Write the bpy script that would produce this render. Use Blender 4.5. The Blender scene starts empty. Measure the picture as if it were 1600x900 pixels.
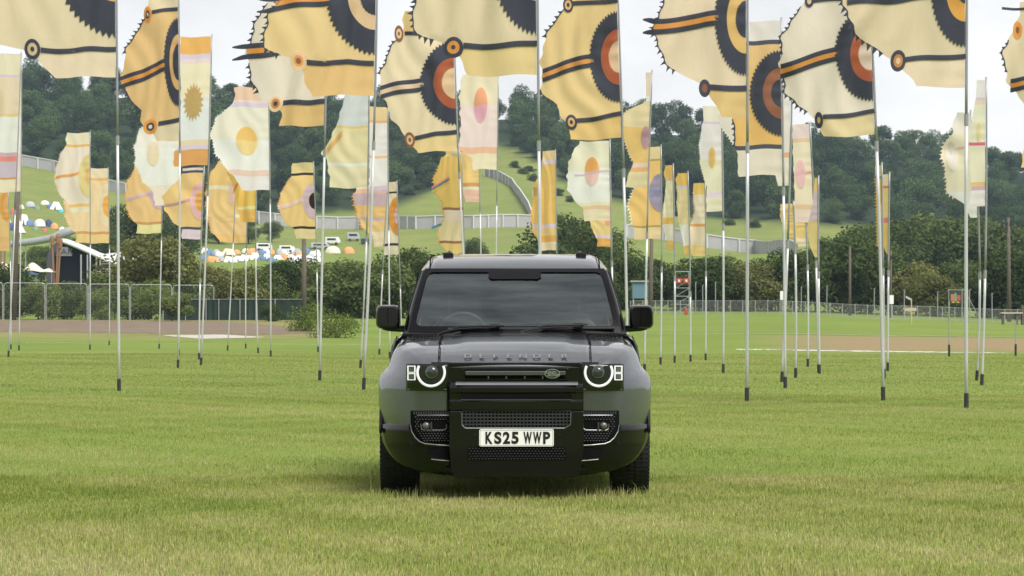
import bpy, bmesh, math, random
import numpy as np
from mathutils import Vector, Matrix

R = math.radians
random.seed(7)
rng = np.random.default_rng(7)
scene = bpy.context.scene
col = scene.collection

# ------------------------------------------------------------------ camera
FPX = 4375.0      # focal length in photo pixels (photo is 1600 px wide)
HC = 1.29         # eye height above the meadow
HOR = 500.0       # horizon row
KG = FPX * HC
cam_d = bpy.data.cameras.new("camera")
cam_d.sensor_width = 36.0
cam_d.lens = 36.0 * FPX / 1600.0
cam_d.shift_y = (HOR - 450.0) / 1600.0
cam_d.clip_start = 0.2
cam_d.clip_end = 8000.0
cam = bpy.data.objects.new("camera", cam_d)
col.objects.link(cam)
cam.location = (0, 0, HC)
cam.rotation_euler = (R(90), 0, 0)
cam_d.dof.use_dof = True
cam_d.dof.focus_distance = 20.3
cam_d.dof.aperture_fstop = 20.0
scene.camera = cam

# ------------------------------------------------------------------ world, sun, exposure
SUN_EL, SUN_AZ = 52.0, 145.0     # azimuth clockwise from +Y (view direction): high, behind the camera and to the right
w = bpy.data.worlds.new("World")
scene.world = w
w.use_nodes = True
nt = w.node_tree
for n in list(nt.nodes):
    nt.nodes.remove(n)
wo = nt.nodes.new("ShaderNodeOutputWorld")
bg = nt.nodes.new("ShaderNodeBackground")
bg.inputs["Strength"].default_value = 0.05
sky = nt.nodes.new("ShaderNodeTexSky")
sky.sky_type = 'NISHITA'
sky.sun_disc = False
sky.sun_elevation = R(SUN_EL)
sky.sun_rotation = R(SUN_AZ)
tc = nt.nodes.new("ShaderNodeTexCoord")
mp = nt.nodes.new("ShaderNodeMapping")
mp.inputs["Scale"].default_value = (2.6, 2.6, 5.0)
n1 = nt.nodes.new("ShaderNodeTexNoise")
n1.inputs["Scale"].default_value = 4.2
n1.inputs["Detail"].default_value = 7.0
n1.inputs["Roughness"].default_value = 0.55
rp = nt.nodes.new("ShaderNodeValToRGB")
rp.color_ramp.elements[0].position = 0.3
rp.color_ramp.elements[0].color = (3.7, 3.8, 4.0, 1)
rp.color_ramp.elements[1].position = 0.66
rp.color_ramp.elements[1].color = (8.0, 7.9, 7.85, 1)
mx = nt.nodes.new("ShaderNodeMix")
mx.data_type = 'RGBA'
mx.inputs[0].default_value = 0.95      # overcast: the cloud layer covers nearly all of the blue
nt.links.new(tc.outputs["Generated"], mp.inputs["Vector"])
nt.links.new(mp.outputs["Vector"], n1.inputs["Vector"])
nt.links.new(n1.outputs["Fac"], rp.inputs["Fac"])
nt.links.new(sky.outputs["Color"], mx.inputs[6])
# cloud relief is plain overhead and fades into an even veil towards the horizon, as under any overcast
sx = nt.nodes.new("ShaderNodeSeparateXYZ")
nt.links.new(tc.outputs["Generated"], sx.inputs[0])
el_ = nt.nodes.new("ShaderNodeMapRange")
el_.inputs[1].default_value = 0.0
el_.inputs[2].default_value = 0.5
el_.inputs[3].default_value = 0.22
el_.inputs[4].default_value = 1.0
nt.links.new(sx.outputs["Z"], el_.inputs[0])
vl = nt.nodes.new("ShaderNodeMix")
vl.data_type = 'RGBA'
vl.inputs[6].default_value = (6.5, 6.45, 6.45, 1)
nt.links.new(el_.outputs[0], vl.inputs[0])
nt.links.new(rp.outputs["Color"], vl.inputs[7])
nt.links.new(vl.outputs[2], mx.inputs[7])
nt.links.new(mx.outputs[2], bg.inputs["Color"])
nt.links.new(bg.outputs["Background"], wo.inputs["Surface"])

sun_d = bpy.data.lights.new("sun", 'SUN')
sun_d.energy = 1.4
sun_d.angle = R(30)
sun_d.color = (1.0, 0.96, 0.9)
sun = bpy.data.objects.new("sun", sun_d)
col.objects.link(sun)
az = R(SUN_AZ)
sdir = Vector((math.sin(az) * math.cos(R(SUN_EL)), math.cos(az) * math.cos(R(SUN_EL)), math.sin(R(SUN_EL))))
sun.rotation_euler = (-sdir).to_track_quat('-Z', 'Y').to_euler()
sun.location = sdir * 60

vs = scene.view_settings
vs.view_transform = 'Standard'
vs.look = 'None'
vs.exposure = 1.68
vs.gamma = 1.0
vs.use_curve_mapping = False
cy = scene.cycles
cy.max_bounces = 6
cy.transparent_max_bounces = 16
cy.diffuse_bounces = 3
cy.glossy_bounces = 3
cy.transmission_bounces = 4
cy.volume_bounces = 0
cy.use_denoising = True
cy.caustics_reflective = False
cy.caustics_refractive = False

# ------------------------------------------------------------------ helpers
def lin(c):
    out = []
    for v in c[:3]:
        v = v / 255.0
        out.append(v / 12.92 if v <= 0.04045 else ((v + 0.055) / 1.055) ** 2.4)
    return out

MATS = {}

def new_mat(name):
    m = bpy.data.materials.new(name)
    m.use_nodes = True
    return m, m.node_tree, m.node_tree.nodes["Principled BSDF"]

def pmat(name, color, rough=0.6, metal=0.0, coat=0.0, var=0.12, scale=8.0, bump=0.0, emit=None, spec=0.5):
    """principled material with a procedural noise over its colour and relief"""
    if name in MATS:
        return MATS[name]
    m, t, b = new_mat(name)
    b.inputs["Roughness"].default_value = rough
    b.inputs["Metallic"].default_value = metal
    b.inputs["Coat Weight"].default_value = coat
    b.inputs["Coat Roughness"].default_value = 0.03
    b.inputs["Specular IOR Level"].default_value = spec
    tcn = t.nodes.new("ShaderNodeTexCoord")
    nz = t.nodes.new("ShaderNodeTexNoise")
    nz.inputs["Scale"].default_value = scale
    nz.inputs["Detail"].default_value = 4.0
    t.links.new(tcn.outputs["Object"], nz.inputs["Vector"])
    mixn = t.nodes.new("ShaderNodeMix")
    mixn.data_type = 'RGBA'
    mixn.inputs[6].default_value = (*[c * (1 - var) for c in color], 1)
    mixn.inputs[7].default_value = (*[min(1, c * (1 + var)) for c in color], 1)
    t.links.new(nz.outputs["Fac"], mixn.inputs[0])
    t.links.new(mixn.outputs[2], b.inputs["Base Color"])
    if bump:
        bp = t.nodes.new("ShaderNodeBump")
        bp.inputs["Strength"].default_value = bump
        bp.inputs["Distance"].default_value = 0.02
        t.links.new(nz.outputs["Fac"], bp.inputs["Height"])
        t.links.new(bp.outputs["Normal"], b.inputs["Normal"])
    if emit:
        b.inputs["Emission Color"].default_value = (*emit[0], 1)
        b.inputs["Emission Strength"].default_value = emit[1]
    MATS[name] = m
    return m

def cloth_mat(c):
    """thin dyed flag cloth: light comes through it; faint creases and uneven dye"""
    key = "cloth_%d_%d_%d" % tuple(c)
    if key in MATS:
        return MATS[key]
    m, t, b = new_mat(key)
    g_ = sum(lin(c)) / 3
    a = [min(0.88, ((v * 0.92 + g_ * 0.08) * .9 + .07) * q) for v, q in zip(lin(c), (1.15, 1.07, 1.18))] if max(c) > 130 else [v * 1.1 for v in lin(c)]
    out = t.nodes["Material Output"]
    t.nodes.remove(b)
    tcn = t.nodes.new("ShaderNodeTexCoord")
    mpn = t.nodes.new("ShaderNodeMapping")
    mpn.inputs["Scale"].default_value = (1.5, 1.0, 0.8)
    nz = t.nodes.new("ShaderNodeTexNoise")
    nz.inputs["Scale"].default_value = 2.6
    nz.inputs["Detail"].default_value = 5.0
    nz.inputs["Roughness"].default_value = 0.55
    nz.inputs["Distortion"].default_value = 1.2
    t.links.new(tcn.outputs["Object"], mpn.inputs["Vector"])
    t.links.new(mpn.outputs["Vector"], nz.inputs["Vector"])
    mixn = t.nodes.new("ShaderNodeMix")
    mixn.data_type = 'RGBA'
    mixn.inputs[6].default_value = (a[0] * 0.95, a[1] * 0.935, a[2] * 0.90, 1)
    mixn.inputs[7].default_value = (min(.9, a[0] * 1.03), min(.9, a[1] * 1.035), min(.9, a[2] * 1.06), 1)
    t.links.new(nz.outputs["Fac"], mixn.inputs[0])
    bp = t.nodes.new("ShaderNodeBump")
    bp.inputs["Strength"].default_value = 0.22
    bp.inputs["Distance"].default_value = 0.05
    t.links.new(nz.outputs["Fac"], bp.inputs["Height"])
    d = t.nodes.new("ShaderNodeBsdfDiffuse")
    tr = t.nodes.new("ShaderNodeBsdfTranslucent")
    ms = t.nodes.new("ShaderNodeMixShader")
    ms.inputs[0].default_value = 0.56
    for sh in (d, tr):
        t.links.new(mixn.outputs[2], sh.inputs["Color"])
        t.links.new(bp.outputs["Normal"], sh.inputs["Normal"])
    t.links.new(d.outputs[0], ms.inputs[1])
    t.links.new(tr.outputs[0], ms.inputs[2])
    t.links.new(ms.outputs[0], out.inputs["Surface"])
    MATS[key] = m
    return m

def leaf_mat(name, c1, c2, trans=0.3, nscale=0.35, ambient_var=0.25):
    """foliage: diffuse and translucent leaf, hue drifting across the crown and from tree to tree"""
    if name in MATS:
        return MATS[name]
    m, t, b = new_mat(name)
    out = t.nodes["Material Output"]
    t.nodes.remove(b)
    geo = t.nodes.new("ShaderNodeNewGeometry")
    oi = t.nodes.new("ShaderNodeObjectInfo")
    nz = t.nodes.new("ShaderNodeTexNoise")
    nz.inputs["Scale"].default_value = nscale
    nz.inputs["Detail"].default_value = 3.0
    t.links.new(geo.outputs["Position"], nz.inputs["Vector"])
    add = t.nodes.new("ShaderNodeMath")
    add.operation = 'MULTIPLY_ADD'
    add.inputs[1].default_value = 0.55
    t.links.new(nz.outputs["Fac"], add.inputs[0])
    mul = t.nodes.new("ShaderNodeMath")
    mul.operation = 'MULTIPLY'
    mul.inputs[1].default_value = 0.62
    t.links.new(oi.outputs["Random"], mul.inputs[0])
    t.links.new(mul.outputs[0], add.inputs[2])
    isl = t.nodes.new("ShaderNodeMath")
    isl.operation = 'MULTIPLY_ADD'
    isl.inputs[1].default_value = ambient_var
    t.links.new(geo.outputs["Random Per Island"], isl.inputs[0])
    t.links.new(add.outputs[0], isl.inputs[2])
    mixn = t.nodes.new("ShaderNodeMix")
    mixn.data_type = 'RGBA'
    mixn.inputs[6].default_value = (*c1, 1)
    mixn.inputs[7].default_value = (*c2, 1)
    t.links.new(isl.outputs[0], mixn.inputs[0])
    d = t.nodes.new("ShaderNodeBsdfDiffuse")
    tr = t.nodes.new("ShaderNodeBsdfTranslucent")
    ms = t.nodes.new("ShaderNodeMixShader")
    ms.inputs[0].default_value = trans
    t.links.new(mixn.outputs[2], d.inputs["Color"])
    t.links.new(mixn.outputs[2], tr.inputs["Color"])
    t.links.new(d.outputs[0], ms.inputs[1])
    t.links.new(tr.outputs[0], ms.inputs[2])
    t.links.new(ms.outputs[0], out.inputs["Surface"])
    MATS[name] = m
    return m

def tag(o, label=None, cat=None, group=None, kind=None):
    if label: o["label"] = label
    if cat: o["category"] = cat
    if group: o["group"] = group
    if kind: o["kind"] = kind
    return o

def empty(name, loc=(0, 0, 0), rz=0.0):
    e = bpy.data.objects.new(name, None)
    e.empty_display_size = 0.2
    col.objects.link(e)
    e.location = loc
    e.rotation_euler = (0, 0, rz)
    return e

def obj(name, me, mats=None, parent=None, loc=None):
    o = bpy.data.objects.new(name, me)
    col.objects.link(o)
    if mats is not None and not me.materials:
        for m in (mats if isinstance(mats, (list, tuple)) else [mats]):
            me.materials.append(m)
    if parent is not None:
        o.parent = parent
    if loc is not None:
        o.location = loc
    return o

def mesh_np(name, verts, faces_flat, nper, mat_idx=None, smooth=False):
    """fast mesh: verts (N,3), faces (M,nper)"""
    me = bpy.data.meshes.new(name)
    v = np.asarray(verts, dtype=np.float32)
    f = np.asarray(faces_flat, dtype=np.int32).reshape(-1, nper)
    me.vertices.add(len(v))
    me.vertices.foreach_set("co", v.ravel())
    me.loops.add(f.size)
    me.loops.foreach_set("vertex_index", f.ravel())
    me.polygons.add(len(f))
    me.polygons.foreach_set("loop_start", np.arange(0, f.size, nper, dtype=np.int32))
    if mat_idx is not None:
        me.polygons.foreach_set("material_index", np.asarray(mat_idx, dtype=np.int32))
    if smooth:
        me.polygons.foreach_set("use_smooth", np.ones(len(f), dtype=bool))
    me.update(calc_edges=True)
    return me

class MB:
    """collects shapes, builds ONE mesh object"""
    def __init__(self):
        self.v, self.f = [], []
    def add(self, vs_, fs_):
        k = len(self.v)
        self.v += [tuple(p) for p in vs_]
        self.f += [tuple(i + k for i in f) for f in fs_]
        return self
    def box(self, x0, x1, y0, y1, z0, z1):
        return self.add([(x0, y0, z0), (x1, y0, z0), (x1, y1, z0), (x0, y1, z0), (x0, y0, z1), (x1, y0, z1), (x1, y1, z1), (x0, y1, z1)],
                        [(0, 3, 2, 1), (4, 5, 6, 7), (0, 1, 5, 4), (1, 2, 6, 5), (2, 3, 7, 6), (3, 0, 4, 7)])
    def tube(self, pts, rad, n=8, cap=True):
        pts = [Vector(p) for p in pts]
        rads = rad if isinstance(rad, (list, tuple)) else [rad] * len(pts)
        vs_, fs_ = [], []
        for i, p in enumerate(pts):
            d = (pts[min(i + 1, len(pts) - 1)] - pts[max(i - 1, 0)]).normalized()
            a = d.cross(Vector((0, 0, 1)))
            if a.length < 0.05: a = d.cross(Vector((0, 1, 0)))
            a.normalize()
            b = d.cross(a).normalized()
            for k in range(n):
                t = 2 * math.pi * k / n
                vs_.append(p + (a * math.cos(t) + b * math.sin(t)) * rads[i])
        for i in range(len(pts) - 1):
            for k in range(n):
                fs_.append((i * n + k, i * n + (k + 1) % n, (i + 1) * n + (k + 1) % n, (i + 1) * n + k))
        if cap:
            fs_.append(tuple(reversed(range(n))))
            fs_.append(tuple(range((len(pts) - 1) * n, len(pts) * n)))
        return self.add(vs_, fs_)
    def bar(self, p, q, w_, h_=None):
        """square bar from p to q"""
        h_ = h_ or w_
        p, q = Vector(p), Vector(q)
        d = (q - p).normalized()
        a = d.cross(Vector((0, 0, 1)))
        if a.length < 0.05: a = Vector((1, 0, 0))
        a.normalize()
        b = d.cross(a).normalized()
        vs_ = []
        for c in (p, q):
            for s, t in ((-1, -1), (1, -1), (1, 1), (-1, 1)):
                vs_.append(c + a * (s * w_ / 2) + b * (t * h_ / 2))
        return self.add(vs_, [(3, 2, 1, 0), (4, 5, 6, 7), (0, 1, 5, 4), (1, 2, 6, 5), (2, 3, 7, 6), (3, 0, 4, 7)])
    def lathe(self, prof, n=32, axis='z', close=True):
        """prof: (r, h) list revolved about an axis"""
        vs_, fs_ = [], []
        m = len(prof)
        for k in range(n):
            t = 2 * math.pi * k / n
            for r, h in prof:
                if axis == 'z': vs_.append((r * math.cos(t), r * math.sin(t), h))
                elif axis == 'x': vs_.append((h, r * math.cos(t), r * math.sin(t)))
                else: vs_.append((r * math.cos(t), h, r * math.sin(t)))
        for k in range(n):
            k2 = (k + 1) % n
            for i in range(m - 1):
                fs_.append((k * m + i, k2 * m + i, k2 * m + i + 1, k * m + i + 1))
        return self.add(vs_, fs_)
    def prism(self, poly, y0, y1):
        """polygon in (x, z), extruded along y"""
        n = len(poly)
        vs_ = [(x, y0, z) for x, z in poly] + [(x, y1, z) for x, z in poly]
        fs_ = [tuple(range(n)), tuple(reversed(range(n, 2 * n)))]
        for i in range(n):
            j = (i + 1) % n
            fs_.append((i, i + n, j + n, j))
        return self.add(vs_, fs_)
    def grid(self, pts):
        """pts: rows of points"""
        nr, nc = len(pts), len(pts[0])
        fs_ = []
        for i in range(nr - 1):
            for j in range(nc - 1):
                fs_.append((i * nc + j, i * nc + j + 1, (i + 1) * nc + j + 1, (i + 1) * nc + j))
        return self.add([p for r in pts for p in r], fs_)
    def mirror(self):
        k = len(self.v)
        self.v += [(-x, y, z) for x, y, z in self.v]
        self.f += [tuple(reversed([i + k for i in f])) for f in self.f]
        return self
    def mesh(self, name, smooth=False, fix=True):
        me = bpy.data.meshes.new(name)
        me.from_pydata(self.v, [], self.f)
        if fix:
            bm = bmesh.new()
            bm.from_mesh(me)
            bmesh.ops.recalc_face_normals(bm, faces=bm.faces)
            bm.to_mesh(me)
            bm.free()
        if smooth:
            me.polygons.foreach_set("use_smooth", [True] * len(me.polygons))
        me.update()
        return me
    def build(self, name, m, parent=None, smooth=False, bevel=0.0, seg=2, solid=0.0, angle=None, loc=None, fix=True):
        o = obj(name, self.mesh(name, smooth, fix), m, parent, loc)
        if solid:
            md = o.modifiers.new("thickness", 'SOLIDIFY')
            md.thickness = solid
            md.offset = -1
        if bevel:
            md = o.modifiers.new("bevel", 'BEVEL')
            md.width = bevel
            md.segments = seg
            md.limit_method = 'ANGLE'
            md.angle_limit = R(30)
            md.harden_normals = False
            o.data.polygons.foreach_set("use_smooth", [True] * len(o.data.polygons))
            wn = o.modifiers.new("weighted", 'WEIGHTED_NORMAL')
        return o

def rrect(x0, x1, z0, z1, r, n=5):
    pts = []
    for cx_, cz_, a0 in ((x1 - r, z1 - r, 0), (x0 + r, z1 - r, 90), (x0 + r, z0 + r, 180), (x1 - r, z0 + r, 270)):
        for k in range(n + 1):
            t = R(a0 + 90 * k / n)
            pts.append((cx_ + r * math.cos(t), cz_ + r * math.sin(t)))
    return pts

def text_mesh(name, body, size, depth=0.004, xscale=1.0, bold=0.0, spacing=1.0):
    cu = bpy.data.curves.new(name, 'FONT')
    cu.body = body
    cu.size = size
    cu.align_x = 'CENTER'
    cu.align_y = 'CENTER'
    cu.extrude = depth
    cu.offset = bold
    cu.space_character = spacing
    o = bpy.data.objects.new(name + "_tmp", cu)
    col.objects.link(o)
    bpy.context.view_layer.update()
    dg = bpy.context.evaluated_depsgraph_get()
    me = bpy.data.meshes.new_from_object(o.evaluated_get(dg))
    bpy.data.objects.remove(o)
    bpy.data.curves.remove(cu)
    # stand it up facing -Y, squeeze in x
    me.transform(Matrix.Diagonal((xscale, 1, 1, 1)))
    me.transform(Matrix.Rotation(R(90), 4, 'X'))
    me.materials.clear()
    return me
# ------------------------------------------------------------------ terrain
DK = [0, 106, 118, 126, 165, 200, 235, 280, 300, 450, 600, 750, 900, 1050, 1200, 1300, 1700]
COLS = [-500, 0, 200, 400, 600, 800, 930, 1010, 1200, 1400, 1600, 2100]
FAR = {  # picture row of the bare ground at distance 300, 450, 600, 750, 900, 1050, 1200
    -500: (493, 470, 430, 370, 285, 195, 140), 0: (492, 465, 420, 365, 275, 200, 150), 200: (493, 465, 425, 375, 300, 215, 155),
    400: (494, 470, 435, 385, 332, 240, 160), 600: (494, 470, 435, 390, 347, 262, 180), 800: (492, 470, 430, 387, 332, 250, 195),
    930: (488, 470, 430, 392, 342, 262, 200), 1010: (487, 470, 432, 397, 348, 272, 207), 1200: (489, 470, 436, 406, 360, 290, 226),
    1400: (495, 475, 445, 415, 375, 315, 250), 1600: (502, 485, 460, 430, 390, 335, 276), 2100: (503, 487, 462, 435, 395, 345, 290)}
L_ = (0, 0, 0, 0, 0, .56, 1.24, 1.5)
R1 = (0, 0, .5, .66, .8, 1.06, 1.45, 1.9)
R2 = (0, 0, .38, .5, .56, .65, .78, 1.0)
NEARZ = {-500: L_, 0: L_, 200: L_, 400: L_, 600: L_, 800: L_, 930: (0, 0, .15, .3, .5, .8, 1.3, 1.7), 1010: R1, 1200: R1,
         1400: (0, 0, .44, .58, .7, .85, 1.1, 1.4), 1600: R2, 2100: R2}
TZ = np.zeros((len(COLS), len(DK)))
for i, c in enumerate(COLS):
    TZ[i, :8] = NEARZ[c]
    for k, d in enumerate((300, 450, 600, 750, 900, 1050, 1200)):
        TZ[i, 8 + k] = HC + (HOR - FAR[c][k]) * d / FPX
    TZ[i, 15] = TZ[i, 14] + 1.0
    TZ[i, 16] = TZ[i, 14] - 25

def terrain(X, Y):
    """ground height of the place at (X, Y)"""
    X = np.asarray(X, float); Y = np.asarray(Y, float)
    Yp = np.clip(Y, 1.0, 1700)
    px = np.clip(800 + FPX * X / Yp, -500, 2100)
    i = np.clip(np.searchsorted(COLS, px, side='right') - 1, 0, len(COLS) - 2)
    C = np.array(COLS, float)
    fx = (px - C[i]) / (C[i + 1] - C[i])
    fx = fx * fx * (3 - 2 * fx)
    k = np.clip(np.searchsorted(DK, Yp, side='right') - 1, 0, len(DK) - 2)
    Dk = np.array(DK, float)
    fd = (Yp - Dk[k]) / (Dk[k + 1] - Dk[k])
    z0 = TZ[i, k] * (1 - fd) + TZ[i, k + 1] * fd
    z1 = TZ[i + 1, k] * (1 - fd) + TZ[i + 1, k + 1] * fd
    z = z0 * (1 - fx) + z1 * fx
    und = np.clip((Yp - 420) / 300, 0, 1) * (1.6 * np.sin(X * 0.031 + Y * 0.017) + 0.9 * np.sin(X * 0.083 - Y * 0.041))
    return np.where(Y < 106, 0.0, z + und)

def tz(x, y):
    return float(terrain(x, y))

def hit(px, py, d0=170, d1=1300, step=1.0):
    """first ground point seen at photo pixel (px, py), searching from distance d0"""
    d = np.arange(d0, d1, step)
    X = (px - 800) * d / FPX
    row = HOR - (terrain(X, d) - HC) * FPX / d
    ok = np.nonzero(row <= py)[0]
    k = ok[0] if len(ok) else len(d) - 1
    return float(X[k]), float(d[k]), tz(X[k], d[k])

def at(px, py, d):
    return Vector(((px - 800) * d / FPX, d, HC + (HOR - py) * d / FPX))

# ground sheet
ys = np.concatenate([-np.geomspace(2500, 60, 18), np.arange(-50, 100, 10.0), np.arange(100, 300, 2.5), np.arange(300, 1300, 12.0), np.array([1350, 1500, 1700, 3000, 6000])])
ss = np.linspace(-1, 1, 261)
Yg, Sg = np.meshgrid(ys, ss, indexing='ij')
Xg = Sg * (150 + np.abs(Yg) * 0.45)
Zg = terrain(Xg, Yg)
Zg = np.where(Yg > 1700, -10, Zg)
nr, nc = Yg.shape
V = np.stack([Xg, Yg, Zg], -1).reshape(-1, 3)
I = np.arange(nr * nc).reshape(nr, nc)
Fq = np.stack([I[:-1, :-1], I[:-1, 1:], I[1:, 1:], I[1:, :-1]], -1).reshape(-1, 4)
g_me = mesh_np("ground", V, Fq, 4, smooth=True)
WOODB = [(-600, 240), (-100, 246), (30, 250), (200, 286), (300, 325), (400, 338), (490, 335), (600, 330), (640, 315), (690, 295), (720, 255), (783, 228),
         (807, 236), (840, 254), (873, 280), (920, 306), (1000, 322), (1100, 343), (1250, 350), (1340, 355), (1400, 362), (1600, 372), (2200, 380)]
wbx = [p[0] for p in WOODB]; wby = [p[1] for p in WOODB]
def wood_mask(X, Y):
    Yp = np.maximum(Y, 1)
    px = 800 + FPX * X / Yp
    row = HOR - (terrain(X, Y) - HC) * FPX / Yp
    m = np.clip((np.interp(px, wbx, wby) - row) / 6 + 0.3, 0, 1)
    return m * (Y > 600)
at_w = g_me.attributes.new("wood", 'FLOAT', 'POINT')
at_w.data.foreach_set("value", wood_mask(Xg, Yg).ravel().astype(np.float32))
# worn straw-coloured bank on the right
pxg = 800 + FPX * Xg / np.maximum(Yg, 1)
bank = np.clip(1.8 - np.abs(Yg - 116) / 7, 0, 1) * np.clip((pxg - 1090) / 200, 0, 1)
lft = np.clip((Yg - 166) / 10, 0, 1) * np.clip((262 - Yg) / 12, 0, 1) * np.clip((600 - pxg) / 90, 0, 1)
at_d = g_me.attributes.new("dry", 'FLOAT', 'POINT')
hill_dry = np.clip((Yg - 520) / 250, 0, 1) * .46
at_d.data.foreach_set("value", np.maximum(np.maximum(bank * .92, lft * 0.6), hill_dry).ravel().astype(np.float32))

gm, t, b = new_mat("meadow_ground")
def N(t, typ, **kw):
    n = t.nodes.new(typ)
    for k, v in kw.items():
        setattr(n, k, v)
    return n
geo = N(t, "ShaderNodeNewGeometry")
def noise(t, scale, detail=4, rough=0.55, vec=None, sc=None):
    n = N(t, "ShaderNodeTexNoise")
    n.inputs["Scale"].default_value = scale
    n.inputs["Detail"].default_value = detail
    n.inputs["Roughness"].default_value = rough
    src = (vec or geo.outputs["Position"])
    if sc:
        m_ = N(t, "ShaderNodeMapping")
        m_.inputs["Scale"].default_value = sc
        t.links.new(src, m_.inputs["Vector"])
        src = m_.outputs["Vector"]
    t.links.new(src, n.inputs["Vector"])
    return n
def ramp(t, src, p0, p1, c0=(0, 0, 0, 1), c1=(1, 1, 1, 1)):
    r_ = N(t, "ShaderNodeValToRGB")
    r_.color_ramp.elements[0].position = p0; r_.color_ramp.elements[0].color = c0
    r_.color_ramp.elements[1].position = p1; r_.color_ramp.elements[1].color = c1
    t.links.new(src, r_.inputs["Fac"])
    return r_
def mixc(t, fac, a, b_):
    m_ = N(t, "ShaderNodeMix", data_type='RGBA')
    for s, v in ((0, fac), (6, a), (7, b_)):
        if hasattr(v, "is_linked") or hasattr(v, "links"):
            t.links.new(v, m_.inputs[s])
        elif s == 0: m_.inputs[0].default_value = v
        else: m_.inputs[s].default_value = (*v, 1)
    return m_.outputs[2]
GRASS_A = (0.125, 0.185, 0.032)
GRASS_B = (0.172, 0.226, 0.048)
STRAW = (0.36, 0.31, 0.15)
big = noise(t, 0.09, 5)
mid_ = noise(t, 0.8, 5)
fine = noise(t, 9.0, 4)
c0 = mixc(t, ramp(t, big.outputs["Fac"], 0.35, 0.65).outputs[0], GRASS_A, GRASS_B)
c1 = mixc(t, ramp(t, mid_.outputs["Fac"], 0.55, 0.8, c1=(0.6, 0.6, 0.6, 1)).outputs[0], c0, (0.235, 0.235, 0.075))
c2 = mixc(t, ramp(t, fine.outputs["Fac"], 0.5, 0.9, c1=(0.5, 0.5, 0.5, 1)).outputs[0], c1, (0.085, 0.12, 0.025))
atd = N(t, "ShaderNodeAttribute", attribute_name="dry")
ad = N(t, "ShaderNodeMath", operation='MULTIPLY_ADD')
ad.inputs[1].default_value = 0.85
sub = N(t, "ShaderNodeMath", operation='SUBTRACT'); sub.inputs[1].default_value = 0.50
dn = noise(t, 0.30, 6, 0.72)
t.links.new(dn.outputs["Fac"], sub.inputs[0])
t.links.new(atd.outputs["Fac"], ad.inputs[0]); t.links.new(sub.outputs[0], ad.inputs[2])
c3 = mixc(t, ramp(t, ad.outputs[0], 0.3, 0.75).outputs[0], c2, (0.235, 0.182, 0.098))
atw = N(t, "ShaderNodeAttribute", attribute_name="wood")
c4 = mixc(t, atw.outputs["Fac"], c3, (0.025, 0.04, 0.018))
t.links.new(c4, b.inputs["Base Color"])
b.inputs["Roughness"].default_value = 0.95
b.inputs["Specular IOR Level"].default_value = 0.1
bpn = N(t, "ShaderNodeBump")
bpn.inputs["Strength"].default_value = 0.6
bpn.inputs["Distance"].default_value = 0.05
t.links.new(fine.outputs["Fac"], bpn.inputs["Height"])
t.links.new(bpn.outputs["Normal"], b.inputs["Normal"])
tag(obj("ground", g_me, gm), kind="structure")

# gravel track along the foot of the left bushes, with a ragged edge
def drape(name, px0, px1, f_near, f_far, m, lift, n=120, k=8, jag=1.0):
    rows = []
    for i in range(n + 1):
        p = px0 + (px1 - px0) * i / n
        dn_, df_ = f_near(p), f_far(p)
        dn_ += jag * (random.random() - .5) * 3; df_ += jag * (random.random() - .5) * 3
        r_ = []
        for j in range(k + 1):
            d = dn_ + (df_ - dn_) * j / k
            X = (p - 800) * (dn_ + df_) / 2 / FPX
            r_.append((X, d, tz(X, d) + lift))
        rows.append(r_)
    return tag(MB().grid(rows).build(name, m, smooth=True, fix=True), kind="structure")
gravel = pmat("track_gravel", (0.150, 0.106, 0.068), 0.95, var=0.5, scale=0.7, bump=0.5)
chalk = pmat("pale_gravel", (0.40, 0.37, 0.32), 0.95, var=0.2, scale=0.8, bump=0.3)
ip = lambda xs, ys_: (lambda p: float(np.interp(p, xs, ys_)))
drape("gravel_track", -260, 500, ip([-260, 0, 150, 300, 420, 500], [198, 196, 194, 188, 184, 190]), ip([-260, 0, 300, 420, 500], [236, 236, 232, 212, 194]), gravel, 0.012)
drape("pale_gravel_patch", 255, 412, ip([255, 330, 412], [181.5, 172, 176]), ip([255, 330, 412], [182.5, 185, 177]), chalk, 0.02, 50, 3, 0.25)
drape("field_path", 1000, 2000, ip([1000, 1250, 2000], [127.5, 126.2, 126.2]), ip([1000, 1250, 2000], [128.3, 127.6, 127.8]), pmat("trodden_path", (0.42, 0.36, 0.27), 0.95, var=0.3, scale=1.5), 0.01, 90, 2, 0.12)
# white marking line on the grass: three separate stretches
paint = pmat("line_marking", (0.52, 0.52, 0.46), 0.9, var=0.15, scale=2.0)
for a_, b_, d_, d2_ in ((40, 210, 160, 155), (410, 640, 150, 143), (1150, 1235, 109, 109), (1238, 1900, 108.5, 104.8)):
    drape("marking_line", a_, b_, ip([a_, b_], [d_, d2_]), ip([a_, b_], [d_ + .55, d2_ + .26]), paint, 0.008, 60, 1, 0.14)

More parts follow.
